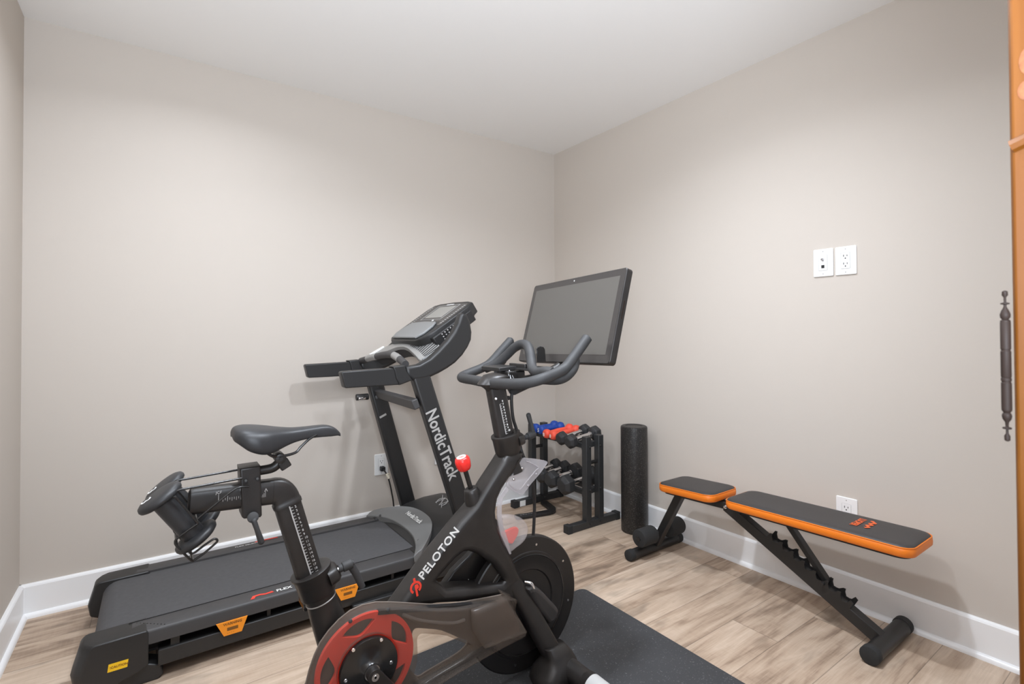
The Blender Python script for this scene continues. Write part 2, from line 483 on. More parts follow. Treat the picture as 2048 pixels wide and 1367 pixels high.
# ------------------------------------------------------------------ pine cupboard at the right edge
AX, AY = -1.708, -2.697
r = thing('pine_cupboard', 'orange knotty pine cupboard at right edge with dark finial hinges', 'cupboard', (AX + .22, AY - .45, 0))
MB().span((AX + .02, AY - .90, 0.08), (AX + .46, AY - .0, 1.86)).build('carcass', PINE, r, bevel=.004)
MB().span((AX - .01, AY - .93, 1.86), (AX + .48, AY + .0, 1.92)).build('cornice', PINE, r, bevel=.012, seg=3)
MB().span((AX + .005, AY - .92, 0.0), (AX + .47, AY + .0, 0.08)).build('plinth', PINE, r, bevel=.006)
for k, y1 in enumerate((AY - .0045, AY - .4535)):
    d = MB().span((AX, y1 - .440, .10), (AX + .02, y1, 1.84)).build('door', PINE, r, bevel=.003, seg=3)
    m = MB()
    for z0, z1 in ((0.20, 0.80), (0.90, 1.30), (1.40, 1.76)):
        m.span((AX - .006, y1 - .37, z0), (AX + .004, y1 - .07, z1))
    m.build('raised_panel', PINE, d, bevel=.012, seg=3)
    b = MB()
    b.tube([(AX - .001, y1 - .001, 1.312), (AX - .003, y1 - .02, 1.318), (AX - .003, y1 - .42, 1.318)], .0065, 8)
    b.build('moulding', PINE, d)
    kk = MB()
    for (yy, zz, ra, rb) in ((-.0125, 1.389, .0060, .0125), (-.0110, 1.362, .0058, .0090)):
        kk.loft([[(AX - .0004 * j, y1 + yy + ra * q * math.cos(t * PI / 8), zz + rb * q * math.sin(t * PI / 8)) for t in range(16)] for j, q in ((-1, 1), (1, 1), (2, .7))])
    kk.build('knot', KNOT, d)
    MB().lathe((AX - .002, y1 - .42 if k == 0 else y1 - .02, 1.0), (-1, 0, 0), [(0, .012), (.012, .007), (.02, .014), (.03, .012), (.034, .002)], 14).build('knob', BRASS, d)
for zc in (1.105, 1.530):
    pr = [(-.0710, .0012), (-.0700, .0026), (-.0660, .0028), (-.0635, .0012), (-.0600, .0012), (-.0592, .0042), (-.0580, .0042), (-.0572, .0014), (-.0530, .0018), (-.0500, .0040), (-.0470, .0046), (-.0450, .0040), (-.0440, .0030), (-.0420, .0046),
          (-.0410, .0046), (-.0410, .0048), (-.0160, .0048), (-.0155, .0042), (-.0145, .0042), (-.0140, .0048), (-.0115, .0048), (-.0110, .0042), (-.0100, .0048), (.0140, .0048), (.0145, .0042), (.0155, .0042), (.0160, .0048), (.0410, .0048),
          (.0412, .0046), (.0430, .0046), (.0440, .0030), (.0460, .0046), (.0490, .0048), (.0520, .0036), (.0560, .0014), (.0580, .0014), (.0586, .0042), (.0596, .0042), (.0604, .0012), (.0650, .0012), (.0670, .0028), (.0705, .0026), (.0715, .0010)]
    pr = [(a_, b_ * .80) for a_, b_ in pr]
    h = MB().lathe((AX - .0025, AY + .0008, zc), (0, 0, 1), pr, 14).build('hinge', BRASS, r)

# ------------------------------------------------------------------ exercise mat under the bike
def rrect(x0, y0, x1, y1, rad, k=6):
    out = []
    for cx, cy, a0 in ((x1 - rad, y1 - rad, 0), (x0 + rad, y1 - rad, 90), (x0 + rad, y0 + rad, 180), (x1 - rad, y0 + rad, 270)):
        for i in range(k + 1):
            a = math.radians(a0 + 90 * i / k); out.append((cx + rad * math.cos(a), cy + rad * math.sin(a)))
    return out
mt = plate('exercise_mat', [rrect(-2.655, -2.03, -0.812, -1.150, .03)], (0, 0, .0075), (1, 0, 0), (0, 1, 0), .0073, MATB, bevel=.003)
tag(mt, 'black speckled rubber mat lying under the exercise bike', 'mat')

# ------------------------------------------------------------------ foam roller
RC = V3((-0.112, -0.834, 0))
r = thing('foam_roller', 'tall black speckled foam roller standing upright against right wall', 'foam roller', RC)
RH = 0.602
MB().lathe(RC, (0, 0, 1), [(0, .068), (.004, .074), (.012, .0755), (RH - .012, .0755), (RH - .004, .074), (RH, .068), (RH, .050), (RH - .003, .046), (RH - .003, .001)], 48).build('body', EPP, r, smooth=30)

# ------------------------------------------------------------------ workout bench along the right wall
BX = -0.238
r = thing('workout_bench', 'flat workout bench with black pads edged in orange', 'bench', (BX, -1.6, 0))
def pad(name, y0, y1, z0, z1, w, label=None):
    """upholstered pad: orange sides, black top; y0 > y1; z = height of the top at either end"""
    O = V3((BX, y0, z0)); Yv = V3((0, y1 - y0, z1 - z0)); L = Yv.length; Yv.normalize(); Xv = V3((1, 0, 0)); Nn = Yv.cross(Xv) if Yv.cross(Xv).z > 0 else Xv.cross(Yv)
    ol = rrect(-w / 2, 0, w / 2, L, .042, 8)
    def rings(lv):
        out = []
        for ins, h in lv:
            out.append([O + Xv * (x * (1 - 2 * ins / w)) + Yv * (L / 2 + (y - L / 2) * (1 - 2 * ins / L)) + Nn * h for x, y in ol])
        return out
    e = MB().loft(rings([(.016, -.043), (.004, -.041), (0, -.036), (-.001, -.025), (0, -.013), (.004, -.0085), (.006, -.0080)])).build(name, ORANGE, r, smooth=50)
    t = MB().loft(rings([(.0055, -.012), (.0035, -.0085), (.006, -.0045), (.014, -.0012), (.035, 0), (.075, .001)])).build('top_cover', VINYL, e, smooth=50)
    pp = MB().tube([q + Nn * -.0088 for q in rings([(.0015, 0)])[0]], .0022, 6, closed=True).build('piping', ORANGE, e)
    MB().loft(rings([(.02, -.052), (.02, -.042)])).build('pad_board', STBK, e, smooth=0)
    return O, Xv, Yv, Nn, L, e
pad('seat_pad', -1.181, -1.484, .402, .417, .228)
O, Xv, Yv, Nn, L, e = pad('back_pad', -1.540, -2.216, .418, .432, .232)
# print on the back pad, read from the far end
PC = oz(.4310, 1731, 1047)
m = MB()
zz = [(.046, .006), (.030, .022), (.016, .006), (.002, .022), (-.012, .006), (-.028, .022), (-.042, .012)]
for pa, pb in zip(zz, zz[1:]):
    a, b_ = PC + Xv * pa[0] + Yv * pa[1], PC + Xv * pb[0] + Yv * pb[1]
    m.beam(a, b_, .0095, .0006, side=(b_ - a).cross(Nn))
m.cyl(PC + Xv * .046 + Yv * .006, PC + Xv * .046 + Yv * .006 + Nn * .0004, .0065, seg=14)
m.build('logo', ORPRT, e, smooth=0)
text('lettering', 'LUOPER', PC - Yv * .034 + Nn * .0004, -Xv, Yv, .032, ORPRT, e, bold=.02, align='CENTER', width=.84)
q6 = zm(1230, 900, 3.037)
bx = lambda a, b, x=BX: ox(x, *q6(a, b))
MB().beam((BX, -1.254, .356), (BX, -1.090, .045), .038, .038, (1, 0, 0)).build('front_leg', STBK, r, bevel=.003)
MB().cyl((-.438, -1.081, .026), (-.038, -1.081, .026), .0255, seg=24).build('front_foot', STBK, r)
MB().cyl((-.372, -2.097, .029), (-.052, -2.097, .029), .029, seg=24).build('rear_foot', STBK, r)
for xx, yy, rr_ in ((-.438, -1.081, .0275), (-.038, -1.081, .0275), (-.372, -2.097, .031), (-.052, -2.097, .031)):
    s_ = 1 if xx < -.2 else -1
    MB().cyl((xx - .004 * s_, yy, rr_), (xx + .028 * s_, yy, rr_), rr_, seg=24, ch=.004).build('end_cap', FOAMB, r)
MB().beam((BX, -1.492, .350), (BX, -2.088, .036), .042, .044, (1, 0, 0)).build('main_beam', STBK, r, bevel=.003)
MB().beam((BX, -1.225, .340), (BX, -1.515, .352), .038, .032, (1, 0, 0)).build('seat_beam', STBK, r, bevel=.003)
MB().beam((BX, -1.520, .355), (BX, -2.100, .367), .038, .026, (1, 0, 0)).build('back_beam', STBK, r, bevel=.003)
MB().beam((BX + .012, -1.748, .362), (BX + .012, -1.905, .165), .030, .022, (1, 0, 0)).build('support_strut', STBK, r, bevel=.002)
MB().cyl((BX - .035, -1.905, .168), (BX + .045, -1.905, .168), .006, seg=12).build('strut_pin', STBK, r)
# notched ladder on top of the main beam
bd = (V3((BX, -2.088, .036)) - V3((BX, -1.492, .350))).normalized(); bn = V3((0, -bd.z, bd.y)); bn = bn if bn.z > 0 else -bn
for sx in (-1, 1):
    t0 = V3((BX + sx * .019, -1.492, .350)) + bd * .205 + bn * .018
    ol = [(0, 0)]
    nT = 7
    for i in range(nT):
        s0 = i * .0485
        ol += [(s0 + .004, .030), (s0 + .012, .034), (s0 + .016, .022), (s0 + .026, .010), (s0 + .036, .012), (s0 + .043, .016)]
    ol += [(nT * .0485, .034), (nT * .0485 + .012, .030), (nT * .0485 + .012, 0)]
    MB().prism([t0 + bd * a + bn * b_ for a, b_ in ol], (.004 * sx, 0, 0)).build('ladder', STBK, r, smooth=0)
for xx, yy in ((-.400, -.292), (-.184, -.075)):
    MB().cyl((xx, -1.112, .112), (yy, -1.112, .112), .044, seg=28, ch=.008).build('foam_roll', FOAMB, r)
MB().cyl((-.405, -1.112, .112), (-.07, -1.112, .112), .011, seg=12).build('roll_bar', STBK, r)
for yy, zz in ((-1.108, .082), (-1.098, .058)):
    MB().cyl((BX - .027, yy, zz), (BX - .018, yy, zz), .0075, seg=8, ch=.002).build('bolt', CHROME, r)
MB().cyl((BX - .030, -1.500, .350), (BX - .02, -1.500, .350), .009, seg=8, ch=.003).build('bolt', CHROME, r)
MB().cyl((BX - .036, -1.500, .350), (BX - .03, -1.500, .350), .005, seg=8).build('bolt', CHROME, r)

# ------------------------------------------------------------------ dumbbell rack in the far corner
r = thing('dumbbell_rack', 'two-tier charcoal steel dumbbell rack standing in the far corner', 'dumbbell rack', (-.255, -.37, 0))
TB = .040
YN, YB = -.640, -.115
for yy in (YN, YB):
    MB().span((-.440, yy - TB / 2, 0.002), (-.070, yy + TB / 2, TB + .002)).build('foot_bar', RACK, r, bevel=.003)
    for x0, x1 in ((-.466, -.432), (-.078, -.044)):
        MB().span((x0, yy - .0225, 0), (x1, yy + .0225, .046)).build('foot_cap', FOAMB, r, bevel=.003)
    for xx in (-.302, -.202):
        p = MB().span((xx - TB / 2, yy - TB / 2, TB), (xx + TB / 2, yy + TB / 2, .530)).build('post', RACK, r, bevel=.003)
        for zz in (.075 - .05, .22, .47):
            MB().lathe((xx + (.008 if xx < -.25 else -.008), yy - TB / 2 - .0005, max(zz, .026)), (0, -1, 0), [(0, .006), (.003, .006), (.006, .003), (.0065, .0005)], 10).build('bolt', STBK, p)
    MB().cyl((-.30, yy, .375), (-.20, yy, .375), .011, seg=12).build('cross_pin', STBK, r)
# two shelves, each of two rails with the near rail lower
SH = (.470, .196)
for z in SH:
    for xx, dz in ((-.284, -.004), (-.206, .004)):
        MB().span((xx - .012, YN, z + dz - .014), (xx + .012, YB, z + dz + .014)).build('shelf_rail', RACK, r, bevel=.003)
    for yy in (YN + .024, YB - .024):
        MB().beam((-.318, yy, z - .006), (-.186, yy, z + .006), .006, .03, (0, 1, 0)).build('shelf_bracket', RACK, r, bevel=.001)
MB().span((-.420, YB - TB / 2 - .001, .004), (-.375, YB - TB / 2 + .001, .04)).build('label', WHITE, r, smooth=0)

def dumbbell(y, zs, rad, hl, hexa, m, handle_m, label, group, name='dumbbell', cx=-.2525, tilt=.10, hx=.095):
    """zs: height of the handle axis at the middle; hl: length of one head"""
    D = V3((math.cos(tilt), 0, math.sin(tilt)))
    C0 = V3((cx, y, zs))
    r = thing(name, label, 'dumbbell', C0, group)
    if hexa:
        for s_ in (-1, 1):
            a = C0 + D * (s_ * hx); ax = D * s_
            MB().lathe(a, ax, [(0, rad * .60), (.010, rad * .95), (.016, rad), (hl * .72, rad), (hl, rad * .66)], 6, 0).build('head', m, r, bevel=.004, smooth=30)
            MB().lathe(a - ax * .016, ax, [(0, .0135), (.003, .0185), (.014, .0185), (.017, .0165)], 16).build('collar', CHROME, r)
        MB().lathe(C0 - D * hx, D, [(0, .0125), (hx * .6, .0148), (hx, .0158), (hx * 1.4, .0148), (hx * 2, .0125)], 16).build('handle', handle_m, r)
    else:
        MB().lathe(C0 - D * hx, D, [(0, .014), (hx, .017), (hx * 2, .014)], 16).build('handle', m, r)
        for s_ in (-1, 1):
            ax = D * s_
            h_ = MB().lathe(C0 + ax * (hx - .012), ax, [(0, .016), (.012, rad * .8), (.022, rad * .98), (hl * .75, rad), (hl * .95, rad * .86), (hl + .004, rad * .66)], 6, PI / 6).build('head', m, r, bevel=.009, seg=3, smooth=60)
            if s_ < 0:
                text('number', hexa if False else ('5' if m is BLUE else '8'), C0 + ax * (hx - .012 + hl + .0045) + V3((0, .013, 0)) - V3((0, 0, .012)), (0, -1, 0), (0, 0, 1), rad * .95, WHITE, h_, bold=.02)
    return r
SH_T = SH[0] + .014 + .016
GT, GB = 'dumbbells on the top shelf', 'dumbbells on the bottom shelf'
dumbbell(-.213, SH_T + .021, .034, .050, False, BLUE, BLUE, 'blue dumbbell marked 5 at the corner end of the top shelf', GT, cx=-.267, tilt=.02, hx=.059)
dumbbell(-.272, SH_T + .021, .034, .050, False, BLUE, BLUE, 'second blue dumbbell, squeezed between the other blue and a coral one', GT, cx=-.267, tilt=.02, hx=.059)
dumbbell(-.328, SH_T + .010, .032, .048, False, CORAL, CORAL, 'coral red dumbbell marked 8, touching the blue dumbbells', GT, cx=-.252, tilt=.075, hx=.077)
dumbbell(-.390, SH_T + .010, .032, .048, False, CORAL, CORAL, 'coral red dumbbell marked 8, next to the black hex dumbbells', GT, cx=-.250, tilt=.075, hx=.077)
dumbbell(-.463, SH_T + .008, .043, .060, True, HEXB, CHROME, 'black hex dumbbell on the top shelf, beside a coral one', GT, cx=-.243, tilt=.13, hx=.066)
dumbbell(-.549, SH_T + .006, .045, .062, True, HEXB, CHROME, 'black hex dumbbell at the near end of the top shelf', GT, cx=-.243, tilt=.14, hx=.068)
SH_B = SH[1] + .014 + .016
dumbbell(-.181, SH_B + .010, .046, .060, True, HEXB, CHROME, 'black hex dumbbell at the corner end of the bottom shelf', GB, cx=-.245, tilt=.09, hx=.066)
dumbbell(-.268, SH_B + .010, .050, .064, True, HEXB, CHROME, 'smaller black hex dumbbell, second from the corner on the bottom shelf', GB, cx=-.245, tilt=.09, hx=.066)
dumbbell(-.375, SH_B + .010, .056, .070, True, HEXB, CHROME, 'black hex dumbbell on the bottom shelf, beside the largest one', GB, cx=-.245, tilt=.09, hx=.066)
dumbbell(-.512, SH_B + .010, .062, .078, True, HEXB, CHROME, 'largest black hex dumbbell, at the near end of the bottom shelf', GB, cx=-.245, tilt=.09, hx=.068)

# bent strap lying on the floor by the rack
r = thing('folded_strap', 'black folded rubber strap with white printing, on floor by rack', 'strap', (-.50, -.24, 0))
q8 = zm(990, 960, 13.67)
p = [oz(.012, *q8(*t)) for t in ((560, 1010), (1440, 880), (1560, 800), (1490, 720), (1330, 600))]
m = MB()
pts = spline(p, 5)
L_, R_ = [], []
for i, c in enumerate(pts):
    c = V3(c); t = V3(pts[min(i + 1, len(pts) - 1)]) - V3(pts[max(i - 1, 0)]); t.normalize(); n = V3((-t.y, t.x, 0)) * .024
    L_.append(c + n); R_.append(c - n)
m.loft([[V3((a.x, a.y, .003)), V3((b.x, b.y, .003)), V3((b.x, b.y, .022)), V3((a.x, a.y, .022))] for a, b in zip(L_, R_)])
m.build('strap', CABLE, r, bevel=.004)
t0, t1 = V3(pts[0]), V3(pts[5]); t0.z = t1.z = .0225
text('lettering', '-||- 20 -||- 15 -||- 10', t0 + (t1 - t0) * .12 - V3((0, .006, 0)), t1 - t0, (0, 1, 0), .013, GREYP, r, align='LEFT')
# ================================================================== treadmill along the back wall
YNR, YFR = -.775, -.185           # outer faces of the near and the far rail
r = thing('treadmill', 'black treadmill with grey hood standing along the back wall', 'treadmill', (-1.75, -.48, 0))
TM = r
# running belt, rounded over the rear roller
pr = [(-1.30, .150), (-1.30, .166)] + [(-2.485 - .052 * math.sin(t * PI / 10), .114 + .052 * math.cos(t * PI / 10)) for t in range(0, 11)] + [(-2.30, .062), (-2.30, .150)]
MB().prism([(x, -.690, z) for x, z in pr], (0, .428, 0)).build('belt', BELT, r, smooth=50)
MB().span((-2.40, -.70, .075), (-1.05, -.25, .145)).build('deck', DARK, r, smooth=0)
m = MB()
for y0, y1, nm in ((YNR, -.690, 'n'), (-.262, YFR, 'f')):
    rail = MB()
    # top of the rail, its step down to the belt and the outer face with a rounded edge
    s_ = 1 if nm == 'n' else -1
    yo, yi = (y0, y1) if nm == 'n' else (y1, y0)
    sec = [(yo, .128), (yo, .164), (yo + .002 * s_, .1705), (yo + .007 * s_, .1745), (yi - .006 * s_, .1765), (yi, .174), (yi, .150), (yi - .03 * s_, .128)]
    rail.prism([(-2.43, y, z) for y, z in sec], (1.02, 0, 0))
    o = rail.build('side_rail', TMR, r, smooth=50)
    sub = MB().span((-2.36, min(yo + .004 * s_, yo + .05 * s_), .045), (-1.15, max(yo + .004 * s_, yo + .05 * s_), .098)).build('frame_tube', TMB, r, bevel=.004)
    MB().span((-2.325, min(yo + .012 * s_, yo + .04 * s_), .095), (-2.30, max(yo + .012 * s_, yo + .04 * s_), .13)).build('bracket', TMB, r, smooth=0)
    for xx in (-2.03, -1.80, -1.55): MB().span((xx, min(yo + .015 * s_, yo + .04 * s_), .095), (xx + .012, max(yo + .015 * s_, yo + .04 * s_), .13)).build('bracket', TMB, r, smooth=0)
    # end cap: top skin following the rail, rounded rear corner, skirt down to a foot
    x0, x1 = -2.575, -2.385
    yw = .095 if nm == 'n' else .085
    prof = [(x1, .064), (x1, .166), (x1 - .005, .176)] + [(-2.545 - .020 * math.sin(t * PI / 8), .150 + .024 * math.cos(t * PI / 8)) for t in range(0, 5)] + [(-2.582, .090), (-2.575, .048), (-2.53, .026), (-2.47, .032), (-2.41, .050)]
    def capring(y, k):
        return [(x if x > -2.50 else x + k * (1 if x < -2.53 else .5), y, z) for x, z in prof]
    cap_ = MB().loft([capring(yo - .004 * s_, .026), capring(yo + .010 * s_, .010), capring(yo + .03 * s_, 0), capring(yo + (yw - .012) * s_, 0), capring(yo + yw * s_, .004)]).build('end_cap', TMB, r, bevel=.004, smooth=35)
    ft = [(-2.475, .034), (-2.385, .060), (-2.352, .045), (-2.345, .012), (-2.36, 0.0), (-2.44, 0.0)]
    MB().prism([(x, yo + .012 * s_, z) for x, z in ft], (0, .07 * s_, 0)).build('foot', TMB, r, bevel=.004)
    MB().span((-1.20, min(yo + .005 * s_, yo + .075 * s_), 0), (-1.08, max(yo + .005 * s_, yo + .075 * s_), .03)).build('foot', TMB, r, bevel=.004)
    if nm == 'n': NCAP, NRAIL = cap_, o
    else: FRAIL = o
# near rail: slots, dotted grip marks, print and stickers
m = MB()
m.span((-2.44, -.6945, .1755), (-1.42, -.6925, .1778))
m.build('rail_gap', DARK, NRAIL, smooth=0)
m = MB()
for i in range(9): m.cyl((-2.418 + .0095 * i, -.703 - .0078 * i, .1755), (-2.418 + .0095 * i, -.703 - .0078 * i, .1768), .0016, seg=6)
m.build('grip_dots', DARK, NRAIL, smooth=0)
q7 = zm(120, 960, 2.6256)
def rail_pt(x, y): return V3((x, y, .1752 + (.0016 if y > -.76 else 0)))
pa = rail_pt(-2.085, -.762); xd = V3((1, 0, 0)); yd = V3((0, 1, 0))
ol = [(a_ * .83, b_ * .9) for a_, b_ in [(0, .000), (.012, .024), (.040, .027), (.062, .019), (.090, .024), (.096, .012), (.082, .012), (.060, .010), (.040, .017), (.022, .015), (.016, .000)]]
plate('logo', [ol], pa + V3((0, .002, .0012)), xd, yd, .001, LOGO, NRAIL)
text('lettering', 'FLEX', pa + V3((.088, .007, .0016)), xd, yd, .024, WHITE, NRAIL, bold=.02, width=1.05)
text('lettering', 'SELECT', pa + V3((.152, .008, .0016)), xd, yd, .020, GREYP, NRAIL)
pf = V3((-2.07, YFR - .030, .1766))
plate('logo', [[(0, .0), (.012, .014), (.05, .014), (.10, .010), (.10, .003), (.05, .006), (.016, .0)]], pf + V3((.075, 0, .001)), xd, yd, .001, LOGO, FRAIL)
text('lettering', 'FLEX SELECT', pf + V3((-.005, -.012, .001)), xd, yd, .017, GREYP, FRAIL, bold=.015)
for xx in (-2.195, -1.790):
    o = plate_y('warning_sticker', [[(xx, .131), (xx + .098, .131), (xx + .080, .082), (xx + .024, .082)]], YNR - .0045, .004, ORST, r, bevel=.001)
    text('lettering', 'WARNING', (xx + .022, YNR - .0048, .118), (1, 0, 0), (0, 0, 1), .012, BRUST, o, bold=.02)
    MB().span((xx + .034, YNR - .0050, .098), (xx + .068, YNR - .0045, .109)).build('printed_block', BRUST, o, smooth=0)
    text('lettering', '- - - -', (xx + .034, YNR - .0048, .088), (1, 0, 0), (0, 0, 1), .010, BRUST, o)
o = plate_y('warning_sticker', [[(-2.487, .104), (-2.437, .104), (-2.440, .080), (-2.490, .080)]], YNR - .0048, .002, YELST, NCAP)
text('lettering', '!CAUTION!', (-2.484, YNR - .0050, .089), (1, 0, 0), (0, 0, 1), .0095, BRUST, o, bold=.02)
# motor hood: dark shell with a grey shield towards the belt
def hood_ring(x, z, w, zb=.12, k=7, yc=-.480, flat=.55):
    pts = []
    for i in range(2 * k + 1):
        a = PI * i / (2 * k)
        c_, s2 = math.cos(a), math.sin(a)
        pts.append((x, yc - w * (abs(c_) ** flat) * (1 if c_ > 0 else -1), zb + (z - zb) * (s2 ** flat)))
    return pts + [(x, yc + w, zb - .03), (x, yc - w, zb - .03)]
hood = MB().loft([hood_ring(-1.405, .170, .275), hood_ring(-1.34, .206, .290), hood_ring(-1.25, .243, .295), hood_ring(-1.16, .258, .295), hood_ring(-1.06, .262, .285), hood_ring(-.98, .235, .262), hood_ring(-.93, .175, .235), hood_ring(-.915, .13, .22)])
hd = hood.build('motor_hood', TMB, r, smooth=60)
# grey shield, traced as it lies on the front slope of the hood
N_ = 24
rear, front = [], []
for i in range(N_ + 1):
    t = i / N_; y = -.792 + t * .600
    a = abs(2 * t - 1)
    rear.append(V3((-1.378 - .085 * a ** 2.4, y, .198 - .016 * a ** 4)))
    front.append(V3((-1.272 - .150 * a ** 2.4, y, .247 - .042 * a ** 3)))
m = MB()
rows = []
for a, b in zip(rear, front):
    mid = (a + b) / 2 + V3((0, 0, .004))
    rows.append([a + V3((.004, 0, -.03)), a, mid, b, b + V3((-.002, 0, -.03))])
m.loft(rows)
sh = m.build('hood_shield', TMG, r, bevel=.003, smooth=50)
def shield_pt(t, k):
    i = int(t * N_); return rear[i].lerp(front[i], k)
a, b, c3 = shield_pt(.40, .55), shield_pt(.55, .55), shield_pt(.40, .95)
nn = (shield_pt(.5, .9) - shield_pt(.5, .1)).normalized()
text('lettering', 'NordicTrack', shield_pt(.5, .50) + V3((-.01, .085, .0065)), (0, -1, 0), nn, .032, WHITE, sh, bold=.012)
text('lettering', 'C700', rear[2] + V3((.03, .055, .009)), (.35, -1, 0), nn, .026, DARK, sh)
text('lettering', 'FS 25 CHP', rear[-2] + V3((.04, -.005, .009)), (-.3, -1, 0), nn, .016, DARK, sh)
m = MB()
ec = V3((-1.150, -.450, .264))
ring_ = [ec + V3((.040 * math.sin(t * PI / 12) * .62, .040 * math.cos(t * PI / 12), .018 * math.sin(t * PI / 12) * .62)) for t in range(24)]
m.tube(ring_, .0016, 4, closed=True)
m.tube([ec + V3((.034, .058, .014)), ec + V3((0, 0, .002)), ec + V3((-.034, -.058, -.012))], .0016, 4)
m.tube([ec + V3((-.022, .032, -.008)), ec + V3((.024, .012, .012)), ec + V3((-.024, -.012, -.009)), ec + V3((.022, -.032, .008))], .0016, 4)
m.build('logo', GREYP, hd)
MB().span((-1.44, -.772, .118), (-1.30, -.69, .182)).build('rail_end_block', TMB, r, bevel=.006)
MB().span((-1.44, -.26, .118), (-1.30, -.188, .182)).build('rail_end_block', TMB, r, bevel=.006)

# uprights
qn = lambda y, u, v: oy(y, u, v)
NY, FY = -.745, -.145
nb, ntp = qn(NY, 928, 1035), qn(NY, 841, 757)
fb, ftp = qn(FY, 817, 1012), qn(FY, 752, 775)
un = (ntp - nb).normalized(); uf = (ftp - fb).normalized()
UPN = MB().beam(nb - un * .12, ntp + un * .04, .050, .082).build('upright', TMB, r, bevel=.010, seg=3)
UPF = MB().beam(fb - uf * .10, ftp + uf * .10, .050, .082).build('upright', TMB, r, bevel=.010, seg=3)
# the name along the near upright, letters turned to read downwards
tp = qn(NY - .0255, 851, 824); te = qn(NY - .0255, 896, 952)
dn = (te - tp).normalized()
up_ = V3((-dn.z, 0, dn.x)); up_ = up_ if up_.x > 0 else -up_
text('lettering', 'NordicTrack', tp, dn, up_, .078, mat('upright_print', (.40, .385, .37), .55), UPN, bold=.018, width=.84, extrude=.0006)
k0 = qn(FY - .0255, 766, 831)
MB().box(k0, (.040, .001, .011), Matrix.Rotation(-.42, 3, 'Y')).build('print_bar', GREYP, UPF, smooth=0)
MB().beam(qn(FY + .02, 752, 785), qn(NY - .02, 832, 808), .030, .045, (1, 0, .35)).build('crossbar', TMR, r, bevel=.005)
lt = qn(FY - .03, 716, 794)
m = MB(); m.cyl(lt + V3((-.010, 0, 0)), lt + V3((.055, 0, 0)), .017, seg=16, ch=.003)
la = m.build('latch_knob', TMB, r)
MB().cyl(lt + V3((-.006, -.03, -.004)), lt + V3((.03, -.03, -.004)), .008, seg=10, ch=.002).build('latch_pin', CHROME, la)
MB().cyl(qn(FY - .026, 754, 794), qn(FY - .034, 754, 794), .012, seg=12, ch=.002).build('bolt', STBK, UPF)

# handles, clips and curved arms either side
qt = zm(720, 590, 7.596)
ARM = [(700, 1090), (900, 1050), (1060, 960), (1180, 850), (1330, 690), (1430, 550), (1490, 420), (1530, 290), (1565, 268), (1630, 300), (1672, 400), (1700, 560), (1690, 680), (1640, 790), (1560, 910), (1450, 1025), (1330, 1110), (1200, 1185), (1060, 1250), (950, 1282), (800, 1300), (712, 1220)]
arm2d = xz(-.765, ARM, qt)
armf2d = xz(-.765, ARM[:4] + [(1290, 735), (1370, 700), (1460, 760), (1500, 860), (1470, 960)] + ARM[15:], qt)
HAND = [(683, 746), (690, 775), (693, 776), (800, 769), (797, 735), (686, 743)]
hand2d = xz(-.770, HAND)
CLIP = [(786, 733), (811, 730), (814, 742), (826, 760), (816, 764), (800, 770), (793, 757), (790, 742)]
clip2d = xz(-.776, CLIP)
for yc_ in (NY, FY):
    hb = MB().prism([(x, yc_ - .024, z) for x, z in hand2d], (0, .048, 0)).build('handle', TMB, r, bevel=.011, seg=3, smooth=60)
    plate_y('handle_clip', [clip2d], yc_ - .029, .058, TMB, r, bevel=.006)
    plate_y('console_arm', [arm2d if yc_ == NY else armf2d], yc_ - .026, .052, TMB, r, bevel=.014, res=4, smooth=60)
# pulse bar between the arms
pts = [qn(-.73, *qt(690, 1050)), qn(-.64, *qt(590, 960)), qn(-.55, *qt(500, 905)), qn(-.44, *qt(370, 905)), qn(-.33, *qt(240, 935)), qn(-.16, *qt(20, 995))]
pb = MB().tube(pts, .017, 12, smooth=6).build('pulse_bar', TMR, r)
for a, b in ((qn(-.655, *qt(605, 975)), qn(-.575, *qt(520, 915))), (qn(-.345, *qt(255, 930)), qn(-.25, *qt(120, 962)))):
    MB().tube([a, a.lerp(b, .5) + V3((0, 0, .001)), b], .0178, 12).build('pulse_contact', SILV, pb)
# tray: silver shelf arching between the arms, ribbed near wing
TS = [((950, 985, -.70), (1240, 810, -.70)), ((900, 975, -.675), (1190, 738, -.665)), ((845, 915, -.635), (1130, 664, -.625)), ((780, 850, -.585), (1040, 666, -.57)), ((720, 800, -.53), (930, 680, -.50)),
      ((640, 775, -.46), (790, 685, -.44)), ((540, 790, -.38), (650, 690, -.36)), ((430, 835, -.31), (545, 722, -.30)), ((300, 875, -.23), (450, 755, -.23)), ((150, 915, -.16), (365, 790, -.165))]
LO = [oy(a[2], *qt(a[0], a[1])) for a, b in TS]; UP = [oy(b[2], *qt(b[0], b[1])) for a, b in TS]
LO = [V3(p) for p in spline([tuple(p) for p in LO], 4)]; UP = [V3(p) for p in spline([tuple(p) for p in UP], 4)]
dn3 = V3((.006, 0, -.018))
tr_ = MB().loft([[a, b, b + dn3, a + dn3] for a, b in zip(LO, UP)]).build('console_tray', SILV, r, bevel=.002, smooth=50)
MB().loft([[a + dn3 + V3((.01, 0, 0)), b + dn3, b + dn3 * 3, a + dn3 * 3 + V3((.04, 0, 0))] for a, b in list(zip(LO, UP))[1:-1]]).build('tray_underside', TMR, r, smooth=50)
m = MB()
tn = V3((-.48, 0, .875))
for i in range(12):
    k = 2.2 + i * 1.25
    i0 = int(k); f_ = k - i0
    a = LO[i0].lerp(LO[i0 + 1], f_); b = UP[i0].lerp(UP[i0 + 1], f_)
    m.beam(a.lerp(b, .22) + tn * .0008, a.lerp(b, .93) + tn * .0008, .0042, .004, (0, 1, 0))
m.build('ribs', TMR, tr_, smooth=0)
